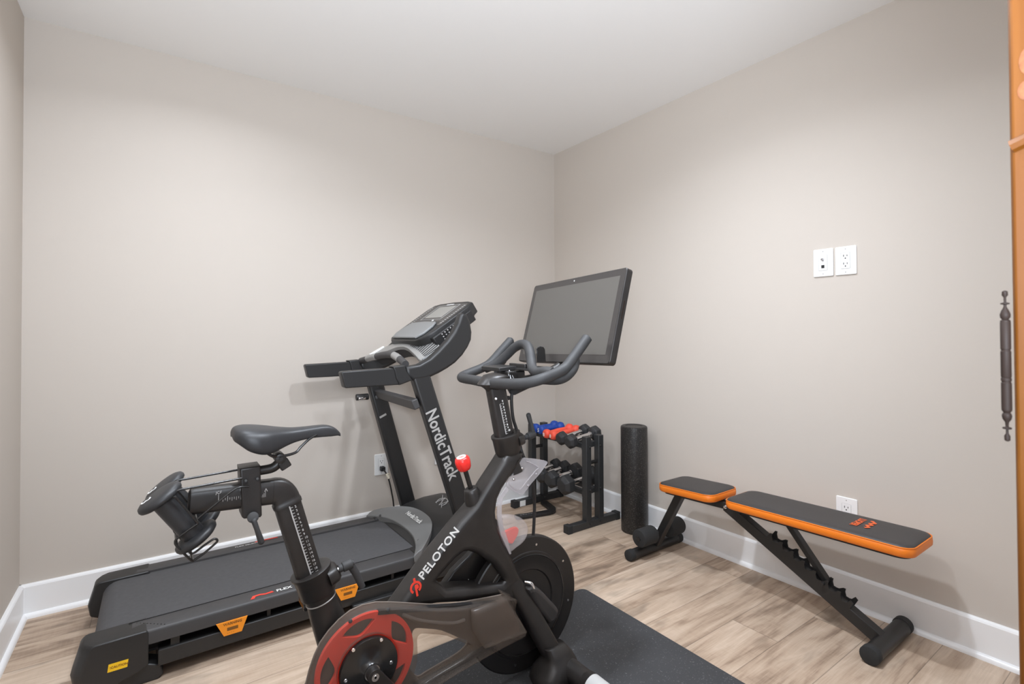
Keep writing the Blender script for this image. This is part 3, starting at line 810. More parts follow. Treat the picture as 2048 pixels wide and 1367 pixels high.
MB().beam(LO[0] + tn * .002, UP[0] + tn * .002, .008, .010, (0, 1, 0)).build('tray_rim', PADG, tr_, bevel=.002)
MB().beam(LO[-1] + tn * .002, UP[-1] + tn * .002, .020, .012, (0, 1, 0)).build('tray_rim', PLATE, tr_, bevel=.002)
TU = V3((0, -1, 0))
# head with its panel, display and pads
HU = TU; HV = V3((.29, 0, .195)).normalized(); HN = HU.cross(HV)
HO = V3((-1.362, -.432, 1.105))
def hp(u, v, n=0): return HO + HU * u + HV * v + HN * n
ol = [(-.150, .0), (.150, .0), (.190, .020), (.222, .085), (.226, .30), (.205, .345), (.15, .358), (0, .364), (-.15, .358), (-.205, .345), (-.226, .30), (-.222, .085), (-.190, .020)]
hd = plate('console_head', [ol], HO, HU, HV, .062, TMB, r, bevel=.008)
MB().loft([[hp(u * .93, .02 + v * .94, -.058) for u, v in ol], [hp(u * .7, .05 + v * .8, -.10) for u, v in ol]]).build('head_back', TMB, r, smooth=40)
ol2 = [(-.150, .165), (.150, .165), (.165, .13), (.198, .13), (.207, .30), (.190, .330), (0, .340), (-.190, .330), (-.207, .30), (-.198, .13), (-.165, .13)]
plate('face_panel', [ol2], hp(0, 0, .0012), HU, HV, .0015, mat('panel_charcoal', (.055, .052, .050), .35), hd)
plate('display', [[(-.095, .205), (.095, .205), (.095, .315), (-.095, .315)]], hp(0, 0, .0020), HU, HV, .001, LCD, hd)
m = MB()
fr = [(-.115, .187), (.115, .187), (.115, .326), (-.115, .326)]
for (u0, v0), (u1, v1) in zip(fr, fr[1:] + fr[:1]): m.beam(hp(u0, v0, .0020), hp(u1, v1, .0020), .003, .0012, HN.cross(hp(u1, v1) - hp(u0, v0)))
m.build('display_frame', GREYP, hd, smooth=0)
m = MB()
for i in range(12):
    for sg in (-1, 1):
        m.box(hp(sg * .182, .150 + i * .0145, .0020), (.016, .006, .0010), Matrix((HU, HV, HN)).transposed())
m.build('buttons', GREYP, hd, smooth=0)
text('lettering', 'NordicTrack', hp(-.045, .330, .0018), HU, HV, .015, WHITE, hd, bold=.015)
MB().cyl(hp(.050, .176, .001), hp(.050, .176, .004), .006, seg=12).build('start_button', WHITE, hd)
ol3 = [(-.140, .014), (.140, .014), (.168, .050), (.160, .115), (.135, .150), (0, .157), (-.135, .150), (-.160, .115), (-.168, .050)]
plate('speaker_pad', [ol3], hp(0, 0, .012), HU, HV, .012, PADG, hd, bevel=.005)
# cooling fan grille under the head on the near side
m = MB()
for i in range(5):
    for j in range(3): m.cyl(hp(.240, .10 + i * .018, -.030 - j * .014), hp(.243, .10 + i * .018, -.030 - j * .014), .0032, seg=8)
gr = MB().beam(hp(.215, .05, -.05), hp(.215, .30, -.05), .045, .06, HU).build('fan_housing', CABLE, r, bevel=.006)
m.build('fan_grille', GREYP, gr, smooth=0)

# low step bar of the frame on the near side
MB().beam(oz(.035, 703, 1214), oz(.035, 800, 1186), .045, .03).build('frame_foot', TMB, r, bevel=.004)
# power cord from the back wall outlet
r = thing('power_cord', 'black power cord hanging from back wall outlet down beside the treadmill', 'cord', (-1.309, -.03, .36))
pc = V3((-1.309, -.0086, .3725))
MB().span((-1.322, -.040, .356), (-1.296, -.0086, .380)).build('plug', PLUG, r, bevel=.004)
pts = [(-1.309, -.036, .366), (-1.300, -.050, .350), (-1.288, -.056, .320), (-1.275, -.058, .27), (-1.262, -.060, .20), (-1.248, -.065, .12), (-1.20, -.10, .05), (-1.10, -.12, .03)]
MB().tube(pts, .0042, 8, smooth=6).build('cable', CABLE, r)
MB().beam((-1.297, -.054, .345), (-1.285, -.060, .316), .010, .012, (0, 1, 0)).build('cable_tie', TAG, r, bevel=.002)
MB().tube([(-1.297, -.056, .335), (-1.288, -.062, .345), (-1.280, -.060, .338), (-1.285, -.058, .32)], .002, 6, smooth=4).build('tag', TAG, r)
# ================================================================== exercise bike in front, facing the far corner
YC = -1.45
YF_, YN_ = YC + .026, YC - .030      # silhouettes: far edge for surfaces facing the rear or up, near edge for the others
PADW = mat('label_white', (.52, .52, .51), .5)
r = thing('exercise_bike', 'black exercise bike with red pulley wheel and large tilted touchscreen', 'exercise bike', (-1.60, YC, 0))
BK = r
Fy, Ny = YF_, YN_
# ---- main frame, one casting with a triangular opening
outer = [(993, 903, Fy), (986, 915, Fy), (955, 962, Fy), (932, 1001, Fy), (905, 1031, Fy), (880, 1062, Fy), (848, 1101, Fy), (812, 1150, Fy), (773, 1204, Fy), (738, 1252, Fy), (700, 1300, YC), (716, 1345, YC), (760, 1335, YC), (800, 1268, Ny),
         (842, 1212, Ny), (873, 1206, Ny), (915, 1204, Ny), (950, 1200, Ny), (980, 1195, Ny), (1013, 1187, Fy), (1030, 1212, Fy), (1048, 1213, Ny), (1062, 1187, Ny),
         (1038, 1147, Ny), (1021, 1108, Ny), (1007, 1085, Ny), (1000, 1067, Ny), (993, 1045, Ny), (991, 1022, Ny), (995, 997, Ny), (1004, 977, Ny), (1017, 957, Ny), (1033, 935, Ny), (1044, 917, Ny), (1047, 903, Ny)]
hole = [(926, 1104, Ny), (938, 1102, Ny), (955, 1107, Ny), (966, 1114, Fy), (975, 1125, Fy), (984, 1138, Fy), (989, 1148, Fy), (985, 1152, Fy), (960, 1156, Fy), (931, 1159, Fy), (900, 1161, Fy), (876, 1163, Fy), (872, 1160, Ny), (884, 1146, Ny), (898, 1130, Ny), (911, 1116, Ny)]
frame = plate_y('frame', [xz(YC, outer), list(reversed(xz(YC, hole)))], YC - .040, .080, BIKE, r, bevel=.019, res=5, smooth=60)
# smooth swelling where the tubes meet
def blob(name, c, rx, ry, rz, m, parent, tilt=0.0):
    b = MB(); R_ = Matrix.Rotation(tilt, 3, 'Y'); c = V3(c)
    rings = []
    for i in range(1, 12):
        a = PI * i / 12 - PI / 2
        rings.append([c + R_ @ V3((rx * math.cos(a) * math.cos(2 * PI * j / 24), ry * math.cos(a) * math.sin(2 * PI * j / 24), rz * math.sin(a))) for j in range(24)])
    b.loft(rings)
    return b.build(name, m, parent, smooth=80)
# PELOTON lettering and mark on the near face of the sloping tube
yt = YC - .0405
t0, t1 = oy(yt, 846, 1160), oy(yt, 903, 1083)
td = (t1 - t0).normalized(); tu = V3((-td.z, 0, td.x))
text('lettering', 'PELOTON', t0, td, tu, .0345, WHITE, frame, bold=.018, width=1.0, spacing=1.08)
def ring_arc(c, U, W, r0, r1, a0, a1, n=28):
    o, i = [], []
    for k in range(n + 1):
        a = math.radians(a0 + (a1 - a0) * k / n)
        o.append((r1 * math.cos(a), r1 * math.sin(a))); i.append((r0 * math.cos(a), r0 * math.sin(a)))
    return o + list(reversed(i))
lc = oy(yt, 831.5, 1174); lu = V3((1, 0, -.24)).normalized(); lw = V3((.24, 0, 1)).normalized()
lw = V3((-.20, 0, 1)).normalized(); lu = V3((1, 0, .20)).normalized()
RL = .0175
plate('logo_ring', [ring_arc(lc, lu, lw, RL * .66, RL, -60, 228)], lc + V3((0, -.0008, 0)), lu, lw, .001, LOGO, frame)
plate('logo_pin', [[(-.0035, RL * .8), (.0035, RL * .8), (.0032, RL * 1.55), (-.0032, RL * 1.55)]], lc + V3((0, -.0009, 0)), lu, lw, .001, LOGO, frame)
plate('logo_stem', [[(-.0030, RL * .2), (-.0030, -RL * 1.5), (.0030, -RL * 1.5), (.0030, -RL * .35), (.0075, -RL * .30), (.0095, 0), (.0075, RL * .33), (.002, RL * .42), (-.0012, RL * .38)]], lc + V3((0, -.0009, 0)), lu, lw, .001, LOGO, frame)
# fork legs either side of the flywheel, down to the front cross bar on the mat
stn = [(1000, 1166, 1040, 1150, -.014), (1020, 1197, 1060, 1184, -.024), (1038, 1227, 1078, 1213, -.036), (1056, 1264, 1096, 1245, -.050), (1070, 1290, 1106, 1263, -.060), (1082, 1311, 1118, 1284, -.068), (1096, 1333, 1130, 1309, -.078), (1106, 1347, 1142, 1329, -.085)]
rings = []
for uL, vL, uR, vR, dy in stn:
    ym = YC + dy
    Lf, Ln, Rf, Rn = oy(ym + .018, uL, vL), oy(ym + .018, uL, vL), oy(ym - .020, uR, vR), oy(ym - .020, uR, vR)
    pl, pr_ = oy(ym + .016, uL, vL), oy(ym - .018, uR, vR)
    dd = pr_ - pl; dd.y = 0
    q = []
    for k in range(20):
        t = 2 * PI * k / 20
        x_, y_ = math.cos(t), math.sin(t)
        x_ = math.copysign(abs(x_) ** .6, x_); y_ = math.copysign(abs(y_) ** .6, y_)
        q.append(V3(((pl.x + pr_.x) / 2, ym, (pl.z + pr_.z) / 2)) + dd * (.5 * x_) + V3((0, .026 * y_, 0)))
    rings.append(q)
MB().loft(rings).build('fork_leg', BIKE, r, smooth=50)
MB().loft([[V3((p.x, 2 * YC - p.y, p.z)) for p in q] for q in rings]).build('fork_leg', BIKE, r, smooth=50)
BXF = -1.264
MB().cyl((BXF, YC + .20, .046), (BXF, YC - .20, .046), .034, seg=28).build('front_bar', BIKE, r)
for s_ in (1, -1):
    MB().cyl((BXF, YC + s_ * .195, .046), (BXF, YC + s_ * .30, .046), .0365, seg=28, ch=.006).build('bar_cap', BIKE, r)
    MB().cyl((BXF, YC + s_ * .222, .046), (BXF, YC + s_ * .285, .046), .0372, seg=28).build('bar_label', PADW, r)
    MB().cyl((BXF, YC + s_ * .165, .0085), (BXF, YC + s_ * .165, .02), .022, seg=16).build('levelling_foot', STBK, r)
    yc_ = YC + s_ * .082
    sh_ = []
    for h, x0, x1, hy in ((.010, -1.372, -1.222, .060), (.022, -1.376, -1.219, .064), (.046, -1.364, -1.222, .062), (.066, -1.344, -1.226, .052), (.088, -1.334, -1.236, .036), (.118, -1.342, -1.262, .022)):
        sh_.append([V3(((x0 + x1) / 2 + (x1 - x0) / 2 * math.copysign(abs(math.cos(t)) ** .6, math.cos(t)), yc_ + hy * math.copysign(abs(math.sin(t)) ** .6, math.sin(t)), h)) for t in [2 * PI * k / 28 for k in range(28)]])
    MB().loft(sh_).build('foot_shoe', BIKE, r, smooth=70)
# ---- seat tube with its collar; rear feet
ax0, ax1 = oy(YC, 634, 1180), oy(YC, 612, 1118)
sd = (ax1 - ax0).normalized()                # direction up the seat post
pb_ = oy(YC, 632, 1205)
def ovbox(c, d, ra, rb, n=32, e=.5):
    a = V3((d.z, 0, -d.x)).normalized(); out = []
    for i in range(n):
        t = 2 * PI * i / n; x, y = math.cos(t), math.sin(t)
        out.append(c + a * (ra * math.copysign(abs(x) ** e, x)) + V3((0, 1, 0)) * (rb * math.copysign(abs(y) ** e, y)))
    return out
def oval(c, d, ra, rb, n=28):
    """ring round axis d: ra in the frame plane, rb across it"""
    a = V3((d.z, 0, -d.x)).normalized()
    return [c + a * (ra * math.cos(2 * PI * i / n)) + V3((0, 1, 0)) * (rb * math.sin(2 * PI * i / n)) for i in range(n)]
def seat_station(uL, uR, v, yo=0.0):
    """ring whose silhouette runs from uL to uR at height v on the photograph"""
    c = oy(YC, (uL + uR) / 2, v)
    return c
cA = oy(YC, 622, 1140)                       # top of the collar on the axis
def sp_(s): return cA + sd * s
sdx = V3((sd.z, 0, -sd.x)).normalized()
tube_ = MB().loft([oval(sp_(-.030), sd, .040, .035), oval(sp_(-.075), sd, .038, .034), oval(sp_(-.080), sd, .0365, .033), oval(sp_(-.115), sd, .040, .035), oval(sp_(-.24), sd, .047, .040), oval(sp_(-.36), (sd + V3((.10, 0, 0))).normalized(), .056, .044), oval(sp_(-.47) + V3((-.012, 0, 0)), V3((0, 0, 1)), .075, .050), oval(V3((sp_(-.55).x - .03, YC, .035)), V3((0, 0, 1)), .085, .055)])
ST = tube_.build('seat_tube', BIKE, r, smooth=60)
col_ = MB().loft([oval(sp_(-.066), sd, .043, .039), oval(sp_(-.062), sd, .045, .041), oval(sp_(-.012), sd, .046, .042), oval(sp_(-.004), sd, .050, .046), oval(sp_(.002), sd, .051, .047), oval(sp_(.004), sd, .046, .042), oval(sp_(.001), sd, .034, .028)])
CO = col_.build('seat_collar', BIKE, r, smooth=50)
MB().loft([ovbox(sp_(-.034) + sdx * .030, sdx, .024, .040, e=.7), ovbox(sp_(-.034) + sdx * .052, sdx, .023, .036, e=.7), ovbox(sp_(-.034) + sdx * .060, sdx, .017, .026, e=.7)]).build('collar_lug', BIKE, CO, smooth=60)
MB().tube([sp_(-.083) + v for v in [p - sp_(0) for p in oval(sp_(0), sd, .0372, .0335)]], .0016, 6, closed=True).build('seam', GREYP, ST)
MB().beam((sp_(-.55).x - .02, YC + .25, .042), (sp_(-.55).x - .02, YC - .25, .042), .055, .05, (1, 0, 0)).build('rear_bar', BIKE, r, bevel=.016, seg=3)
for s_ in (1, -1): MB().cyl((sp_(-.55).x - .02, YC + s_ * .21, .0085), (sp_(-.55).x - .02, YC + s_ * .21, .02), .022, seg=16).build('levelling_foot', STBK, r)
# clamp lever of the seat post
LY = YC - .022
l0, l1, l2 = oy(LY, 668, 1143), oy(LY, 680, 1136), oy(LY, 704, 1125)
lv = MB(); lv.cyl(l0 - (l1 - l0) * 1.0, l1, .0062, seg=12)
lv = lv.build('lever_bolt', CHROME, CO)
m = MB(); m.cyl(l1 - (l2 - l1) * .12, l1 + (l2 - l1) * .2, .0105, seg=14, ch=.001); m.cyl(l1 + (l2 - l1) * .2, l2, .0130, seg=16, ch=.002)
m.cyl(l2, l2 + (l2 - l1) * .12, .007, seg=12)
m.tube([oy(LY, 701, 1128), oy(LY, 712, 1146), oy(LY, 725, 1174)], [.0105, .0085], 10, flat=.7)
m.build('clamp_lever', GRIP, r, smooth=50)

# ---- seat post with its scale, elbow and slider
p_lo, p_hi = oy(YC, 616, 1140), oy(YC, 573.5, 1003)
pd = (p_hi - p_lo).normalized()
SPW, SPD = .0315, .0205
post = MB().loft([ovbox(p_lo - pd * .05, pd, SPW, SPD), ovbox(p_hi, pd, SPW, SPD)]).build('seat_post', BIKE, r, smooth=50)
elb = [(p_hi + pd * -.006, pd, 1.08), (p_hi + pd * .002, pd, 1.08), (p_hi + pd * .004, pd, 1.02)]
sl0, sl1 = oy(YC, 376, 1002), oy(YC, 541, 982)     # axis of the horizontal slider
hd_ = (sl0 - sl1).normalized()
rings = [ovbox(c, d, SPW * k, SPD * k) for c, d, k in elb]
ce = p_hi + pd * .004; e1 = sl1 - hd_ * .004
for i in range(1, 9):
    t = i / 8
    ctl = ce + pd * .032
    c = ce * (1 - t) ** 2 + ctl * (2 * t * (1 - t)) + e1 * t * t
    d = (pd * (1 - t) + hd_ * t).normalized()
    rings.append(ovbox(c, d, SPW * (1.02 - .04 * t), SPD * (1.02)))
elbow = MB().loft(rings).build('post_elbow', BIKE, r, smooth=60)
slide = MB().loft([ovbox(e1 - hd_ * .002, hd_, .0305, .0200), ovbox(sl0 - hd_ * .012, hd_, .0290, .0195), ovbox(sl0 - hd_ * .004, hd_, .0275, .0185), ovbox(sl0, hd_, .020, .012)]).build('seat_slider', BIKE, r, smooth=50)
# printed scales (thin white marks and figures)
def scale(parent, base, d, w, n, step, ys, flip=1, nums=None, size=.007):
    """comb of marks starting at base, running along d"""
    m = MB(); 
    m.beam(base + w * .0015, base + d * (n * step) + w * .0015, .003, .0008, w)
    for i in range(n + 1):
        q = base + d * (i * step); L = .0085
        m.beam(q + w * .002, q + w * L, .0009, .0008, d)
    m.build('scale_marks', GREYP, parent, smooth=0)
pn = YC - SPD - .0005
b0 = oy(pn, 577, 1011); b1 = oy(pn, 618, 1140)
bdv = (b1 - b0).normalized(); bw = V3((-bdv.z, 0, bdv.x)); bw = bw if bw.x > 0 else -bw
scale(post, b0, bdv, bw, 27, .0078, pn)
for i in range(1, 20):
    q = b0 + bdv * (.0005 + (i - 1) * .0108) + bw * .0125
    text('scale_number', str(i), q + V3((0, -.0003, 0)), bw, -bdv, .0080, GREYP, post, bold=.01)
pn2 = YC - .0205
s0, s1 = oy(pn2, 437, 998), oy(pn2, 481, 992)
sdv = (s1 - s0).normalized(); sw = V3((-sdv.z, 0, sdv.x))
m = MB()
for i in range(15):
    q = s0 + sdv * (i * .0046); m.beam(q - sw * (.004 if i % 2 else .007), q + sw * (.0125 if i in (0, 4, 10, 13) else .001), .0009, .0006, sdv)
m.build('scale_marks', GREYP, slide, smooth=0)
for i, ch in ((0, 'JCF'), (10, 'H'), (13, 'O')):
    text('scale_number', ch, s0 + sdv * (i * .0046) + sw * .013 + V3((0, -.0004, 0)), sdv, sw, .0085, GREYP, slide, align='CENTER')
ar = oy(pn2, 530, 985)
text('scale_number', '^', ar + V3((-.002, -.0008, -.002)), (1, 0, 0), (0, 0, 1), .018, GREYP, elbow)
m = MB(); 
for k in range(4): m.beam(ar + V3((-.008 + .003 * k, 0, -.010)), ar + V3((-.008 + .003 * k, 0, -.006 + .003 * k)), .0008, .0006, (1, 0, 0))
m.build('scale_marks', GREYP, elbow, smooth=0)
# clamp bracket on the slider
br = xz(YC - .026, [(480, 937), (521, 931), (524, 1030), (521, 1034), (488, 1037), (484, 1034)])
CB = plate_y('clamp_bracket', [br], YC - .028, .058, BIKE, r, bevel=.004)
for u, v in ((492, 961), (515, 957)): MB().cyl(oy(YC - .027, u, v), oy(YC - .034, u, v), .0042, seg=10, ch=.001).build('bolt', STBK, CB)
m = MB(); m.cyl(oy(YC - .026, 506, 1034), oy(YC - .044, 506, 1034), .0125, seg=18, ch=.002)
m.tube([oy(YC - .043, 506, 1036), oy(YC - .046, 514, 1058), oy(YC - .046, 524, 1087)], [.0090, .0075], 10, flat=.7, rnd=True)
m.build('clamp_lever', GRIP, CB, smooth=50)
# bent stem from the bracket up to the saddle clamp
MB().tube([oy(YC, 492, 944), oy(YC, 522, 940), oy(YC, 545, 935), oy(YC, 558, 924), oy(YC, 562, 914)], .0115, 14, smooth=6).build('seat_stem', BIKE, r)
cl = oy(YC - .024, 562, 917)
m = MB(); m.cyl(cl, cl + V3((0, .048, 0)), .0125, seg=20, ch=.002); m.build('saddle_clamp', BIKE, r)
MB().cyl(cl, cl + V3((0, -.004, 0)), .0050, seg=8).build('bolt', STBK, r)
MB().box(oy(YC, 567, 926), (.026, .036, .022), Matrix.Rotation(-.5, 3, 'Y')).build('clamp_block', BIKE, r, bevel=.003)
# ---- saddle: stations from the rear to the nose
SX0, SX1 = oy(YC, 460, 865).x, oy(YC, 682, 868).x
zt = lambda v, u=560: oy(YC, u, v).z
TOPV = [(463, 866), (466, 858), (473, 853), (491, 850.5), (510, 851), (533, 852), (560, 854), (583, 855), (605, 853.5), (621, 851.5), (645, 848.5), (660, 849.5), (672, 855), (681, 866)]
BOTV = [(463, 877), (470, 885), (480, 892.5), (495, 904.5), (512, 912), (526, 914.5), (541, 913.5), (555, 906), (570, 896), (590, 886), (610, 880), (630, 876.5), (650, 875), (668, 873.5), (681, 870)]
HWT = [(463, .034), (468, .052), (476, .064), (490, .073), (510, .076), (530, .070), (548, .054), (566, .039), (585, .030), (605, .025), (630, .0215), (655, .0195), (670, .016), (681, .007)]
def lin(tab, u):
    for (u0, v0), (u1, v1) in zip(tab, tab[1:]):
        if u <= u1: return v0 + (v1 - v0) * max(0, (u - u0)) / (u1 - u0)
    return tab[-1][1]
rings = []
for u in (463, 466, 471, 478, 488, 498, 510, 522, 534, 546, 558, 570, 583, 598, 614, 630, 646, 658, 668, 676, 681):
    top = oy(YC, u, lin(TOPV, u)); hw = lin(HWT, u)
    # the near wing edge stands hw closer: find its height at the same x
    zb = None
    for uu in [460 + k for k in range(0, 226)]:
        q = oy(YC - hw * .92, uu, lin(BOTV, uu))
        if q.x >= top.x: zb = q.z; break
    zb = zb if zb is not None else top.z - .02
    zb = min(zb, top.z - .010)
    x, zt_ = top.x, top.z
    dp_ = zt_ - zb; crown = min(.012, hw * .25)
    rg = []
    for i in range(15):
        k = -1 + 2 * i / 14
        rg.append((x, YC + hw * math.sin(k * PI / 2), zt_ - crown * (1 - math.cos(k * PI / 2)) - (dp_ * .55 - crown) * abs(k) ** 5))
    for yk, zk in ((.985, .80), (.90, .98), (.62, .84), (0, .62), (-.62, .84), (-.90, .98), (-.985, .80)): rg.append((x, YC + hw * yk, zt_ - dp_ * zk))
    rings.append(rg)
sad = MB().loft(rings).build('saddle', LEATH, r, smooth=80, subsurf=1)
for yy in (YC - .021, YC + .021):
    MB().tube([oy(yy, 520, 892), oy(yy, 543, 911), oy(yy, 562, 912), oy(yy, 590, 905), oy(yy, 602, 893), oy(yy, 618, 878), oy(yy, 634, 868)], .0034, 8, smooth=5).build('saddle_rail', BIKEG, sad)

# ---- handlebar post, its collar and lever
h_lo, h_hi = oy(YC, 1008, 868), oy(YC, 992, 781)
hdv = (h_hi - h_lo).normalized()
HP = MB().loft([ovbox(h_lo - hdv * .06, hdv, .0315, .021), ovbox(h_hi + hdv * .035, hdv, .0315, .021)]).build('handlebar_post', BIKE, r, smooth=50)
hc0 = oy(YC, 1016, 898); hc1 = oy(YC, 1011, 868)
HC = MB().loft([oval(hc0 - hdv * .012, hdv, .040, .036), oval(hc0 - hdv * .002, hdv, .044, .041), oval(hc1 - hdv * .012, hdv, .047, .043), oval(hc1 - hdv * .004, hdv, .050, .045), oval(hc1 + hdv * .002, hdv, .050, .045), oval(hc1 + hdv * .004, hdv, .045, .040), oval(hc1 + hdv * .001, hdv, .034, .028)]).build('handlebar_collar', BIKE, r, smooth=50)
MB().loft([oval(hc0 - hdv * .075, hdv, .050, .038), oval(hc0 - hdv * .03, hdv, .040, .036), oval(hc0, hdv, .037, .034)]).build('head_tube', BIKE, r, smooth=60)
hdx = V3((hdv.z, 0, -hdv.x)).normalized()
hcm = hc0.lerp(hc1, .45)
MB().loft([ovbox(hcm + hdx * .026, hdx, .022, .040, e=.7), ovbox(hcm + hdx * .050, hdx, .021, .036, e=.7), ovbox(hcm + hdx * .056, hdx, .015, .026, e=.7)]).build('collar_lug', BIKE, HC, smooth=60)
LY2 = YC - .01
m = MB(); a, b = oy(LY2, 1046, 876), oy(LY2, 1069, 867)
m2 = MB().cyl(a - (b - a) * .3, a + (b - a) * .2, .005, seg=10).build('lever_bolt', CHROME, HC)
m.cyl(a + (b - a) * .15, a + (b - a) * .4, .0085, seg=12); m.cyl(a + (b - a) * .38, b, .0125, seg=14, ch=.002)
m.tube([oy(LY2, 1066, 866), oy(LY2, 1061, 845), oy(LY2, 1056, 826)], [.0105, .0085], 10, flat=.7, rnd=True)
m.build('clamp_lever', GRIP, r, smooth=50)
pn3 = YC - .0215
b0 = oy(pn3, 999, 808); b1 = oy(pn3, 1012, 870)
bdv = (b1 - b0).normalized(); bw = V3((-bdv.z, 0, bdv.x)); bw = bw if bw.x > 0 else -bw
scale(HP, b0, bdv, bw, 13, .0078, pn3)
for i in range(11):
    text('scale_number', str(8 - i) if i < 8 else str(i), b0 + bdv * (i * .0100 - .004) + bw * .0115, bw, -bdv, .0085, WHITE, HP, bold=.02)
MB().cyl(oy(pn3 + .002, 992, 797), oy(pn3 - .002, 992, 797), .0048, seg=10, ch=.001).build('bolt', STEEL, HP)
MB().cyl(oy(YC, 1014, 795), oy(YC, 1019, 795.5), .007, seg=10, ch=.002).build('bolt', STBK, HP)
# ---- handlebar
qh = zm(900, 640, 6.827)
HR = .0165
FYh, NYh = YC + .20, YC - .20
far = [oy(FYh, *qh(845, 258)), oy(FYh, *qh(700, 420)), oy(FYh, *qh(560, 575)), oy(FYh, *qh(440, 650))]
cor_f = [V3((-1.462, FYh + .004, .992)), V3((-1.490, FYh - .012, .984)), V3((-1.496, FYh - .05, .982))]
mid = [V3((-1.497, YC + .10, .982)), V3((-1.498, YC, .980)), V3((-1.493, YC - .10, .984))]
near = [V3((-1.474, YC - .165, .990)), V3((-1.440, NYh, 1.003)), oy(NYh, *qh(1420, 735)), oy(NYh, *qh(1560, 660)), oy(NYh, *qh(1640, 570)), oy(NYh, *qh(1770, 390)), oy(NYh, *qh(1885, 225))]
HB = MB().tube(far + cor_f + mid + near, HR, 16, smooth=6, rnd=True).build('handlebar', GRIP, r, smooth=70)
loop = [oy(YC + .155, *qh(480, 660)), oy(YC + .12, *qh(640, 590)), oy(YC + .085, *qh(780, 470)), oy(YC + .055, *qh(880, 375)), oy(YC + .020, *qh(980, 328)), oy(YC - .018, *qh(1055, 350)), oy(YC - .045, *qh(1090, 440)), oy(YC - .065, *qh(1108, 560)), oy(YC - .090, *qh(1125, 660)), oy(YC - .125, *qh(1190, 715)), oy(YC - .165, *qh(1300, 700)), oy(YC - .195, *qh(1400, 720))]
MB().tube(loop, HR * .98, 14, smooth=6).build('inner_grip', GRIP, r, smooth=70)
low = [V3((-1.40, YC, .948)), oy(YC - .09, *qh(1180, 820)), oy(YC - .16, *qh(1440, 815)), oy(YC - .185, *qh(1570, 775)), oy(NYh, *qh(1660, 690)), oy(NYh + .003, *qh(1700, 600)), oy(NYh + .003, *qh(1700, 520))]
MB().tube(low, HR * .95, 14, smooth=6).build('lower_grip', GRIP, r, smooth=70)
MB().tube([V3((p.x, 2 * YC - p.y, p.z)) for p in low], HR * .95, 14, smooth=6).build('lower_grip', GRIP, r, smooth=70)
MB().loft([oval(h_hi + hdv * .006, hdv, .032, .0215), oval(h_hi + hdv * .018, hdv, .040, .028), oval(V3((-1.492, YC, .976)), V3((0, 0, 1)), .042, .040), oval(V3((-1.470, YC, .994)), V3((.3, 0, 1)).normalized(), .040, .045), oval(V3((-1.45, YC, 1.004)), V3((.3, 0, 1)).normalized(), .026, .036)]).build('stem', BIKE, r, smooth=70)
# phone tray clamped behind the inner grip
TRY = MB()
TRY.loft([[oy(YC + .095, *qh(432, 575)), oy(YC + .095, *qh(432, 640)), oy(YC + .095, *qh(455, 655))], [oy(YC - .01, *qh(650, 585)), oy(YC - .01, *qh(650, 650)), oy(YC - .01, *qh(660, 660))]], True)
a = V3(oy(YC + .035, *qh(545, 608)))
TR = MB().box((-1.425, YC + .045, 1.022), (.075, .110, .013), Matrix.Rotation(-.05, 3, 'Y')).build('phone_tray', STBK, r, bevel=.002)
TRY.bm.free()
MB().box((-1.352, YC - .045, 1.022), (.105, .085, .006), Matrix.Rotation(-.02, 3, 'Y')).build('tray_arm', STBK, TR, bevel=.001)
MB().box((-1.388, YC - .012, 1.030), (.012, .090, .016)).build('tray_lip', STBK, TR, bevel=.002)
ps = [oy(YC - .05, *qh(*t)) for t in ((1190, 572), (1312, 572), (1298, 400), (1280, 365), (1235, 355), (1195, 365), (1180, 395))]
MB().prism(ps, (.008, .014, 0)).build('tray_stop', BIKEG, TR, bevel=.002)
MB().span((-1.44, YC - .028, .972), (-1.37, YC + .028, 1.016)).build('stem_block', BIKEG, r, bevel=.006)
for k in (-1, 1): MB().tube([(-1.43, YC - .02, 1.018), (-1.425 + k * .006, YC - .03, .99), (-1.42, YC - .028, .966)], .0022, 6, smooth=4).build('tray_clip', STEEL, TR)
# ---- touchscreen
TL, TRr, BRr, BL = V3((-1.098, YC + .27, 1.332)), V3((-1.144, YC - .27, 1.346)), V3((-1.230, YC - .27, 1.043)), V3((-1.184, YC + .27, 1.027))
SU = ((TRr - TL) + (BRr - BL)).normalized(); SW = ((TL - BL) + (TRr - BRr)); SW = (SW - SU * SW.dot(SU)).normalized(); SN = SU.cross(SW)
SCc = (TL + TRr + BRr + BL) / 4; sw_, sh_ = .545 / 2, .318 / 2
SM = plate('touchscreen', [rrect(-sw_, -sh_, sw_, sh_, .012)], SCc, SU, SW, .026, BIKE, r, bevel=.003)
plate('bezel', [rrect(-sw_ + .003, -sh_ + .003, sw_ - .003, sh_ - .003, .010)], SCc + SN * .0008, SU, SW, .002, BEZEL, SM)
plate('display', [[(-sw_ + .026, -sh_ + .030), (sw_ - .026, -sh_ + .030), (sw_ - .026, sh_ - .026), (-sw_ + .026, sh_ - .026)]], SCc + SN * .0014, SU, SW, .001, SCREEN, SM)
MB().cyl(SCc + SW * (sh_ - .013) + SN * .0009, SCc + SW * (sh_ - .013) + SN * .0016, .003, seg=10).build('camera_lens', GREYP, SM)
MB().loft([[SCc + SU * u * k + SW * (v * k) - SN * (.024 + .02 * (1 - k) * 2) for u, v in ((-.20, -.11), (.20, -.11), (.20, .11), (-.20, .11))] for k in (1, .8)]).build('back_shell', BIKE, SM, bevel=.006)
MB().span(SCc - SU * .002 + V3((.02, -.02, -.05)), SCc + V3((.075, .02, .05))).build('screen_hinge', BIKE, r, bevel=.006)
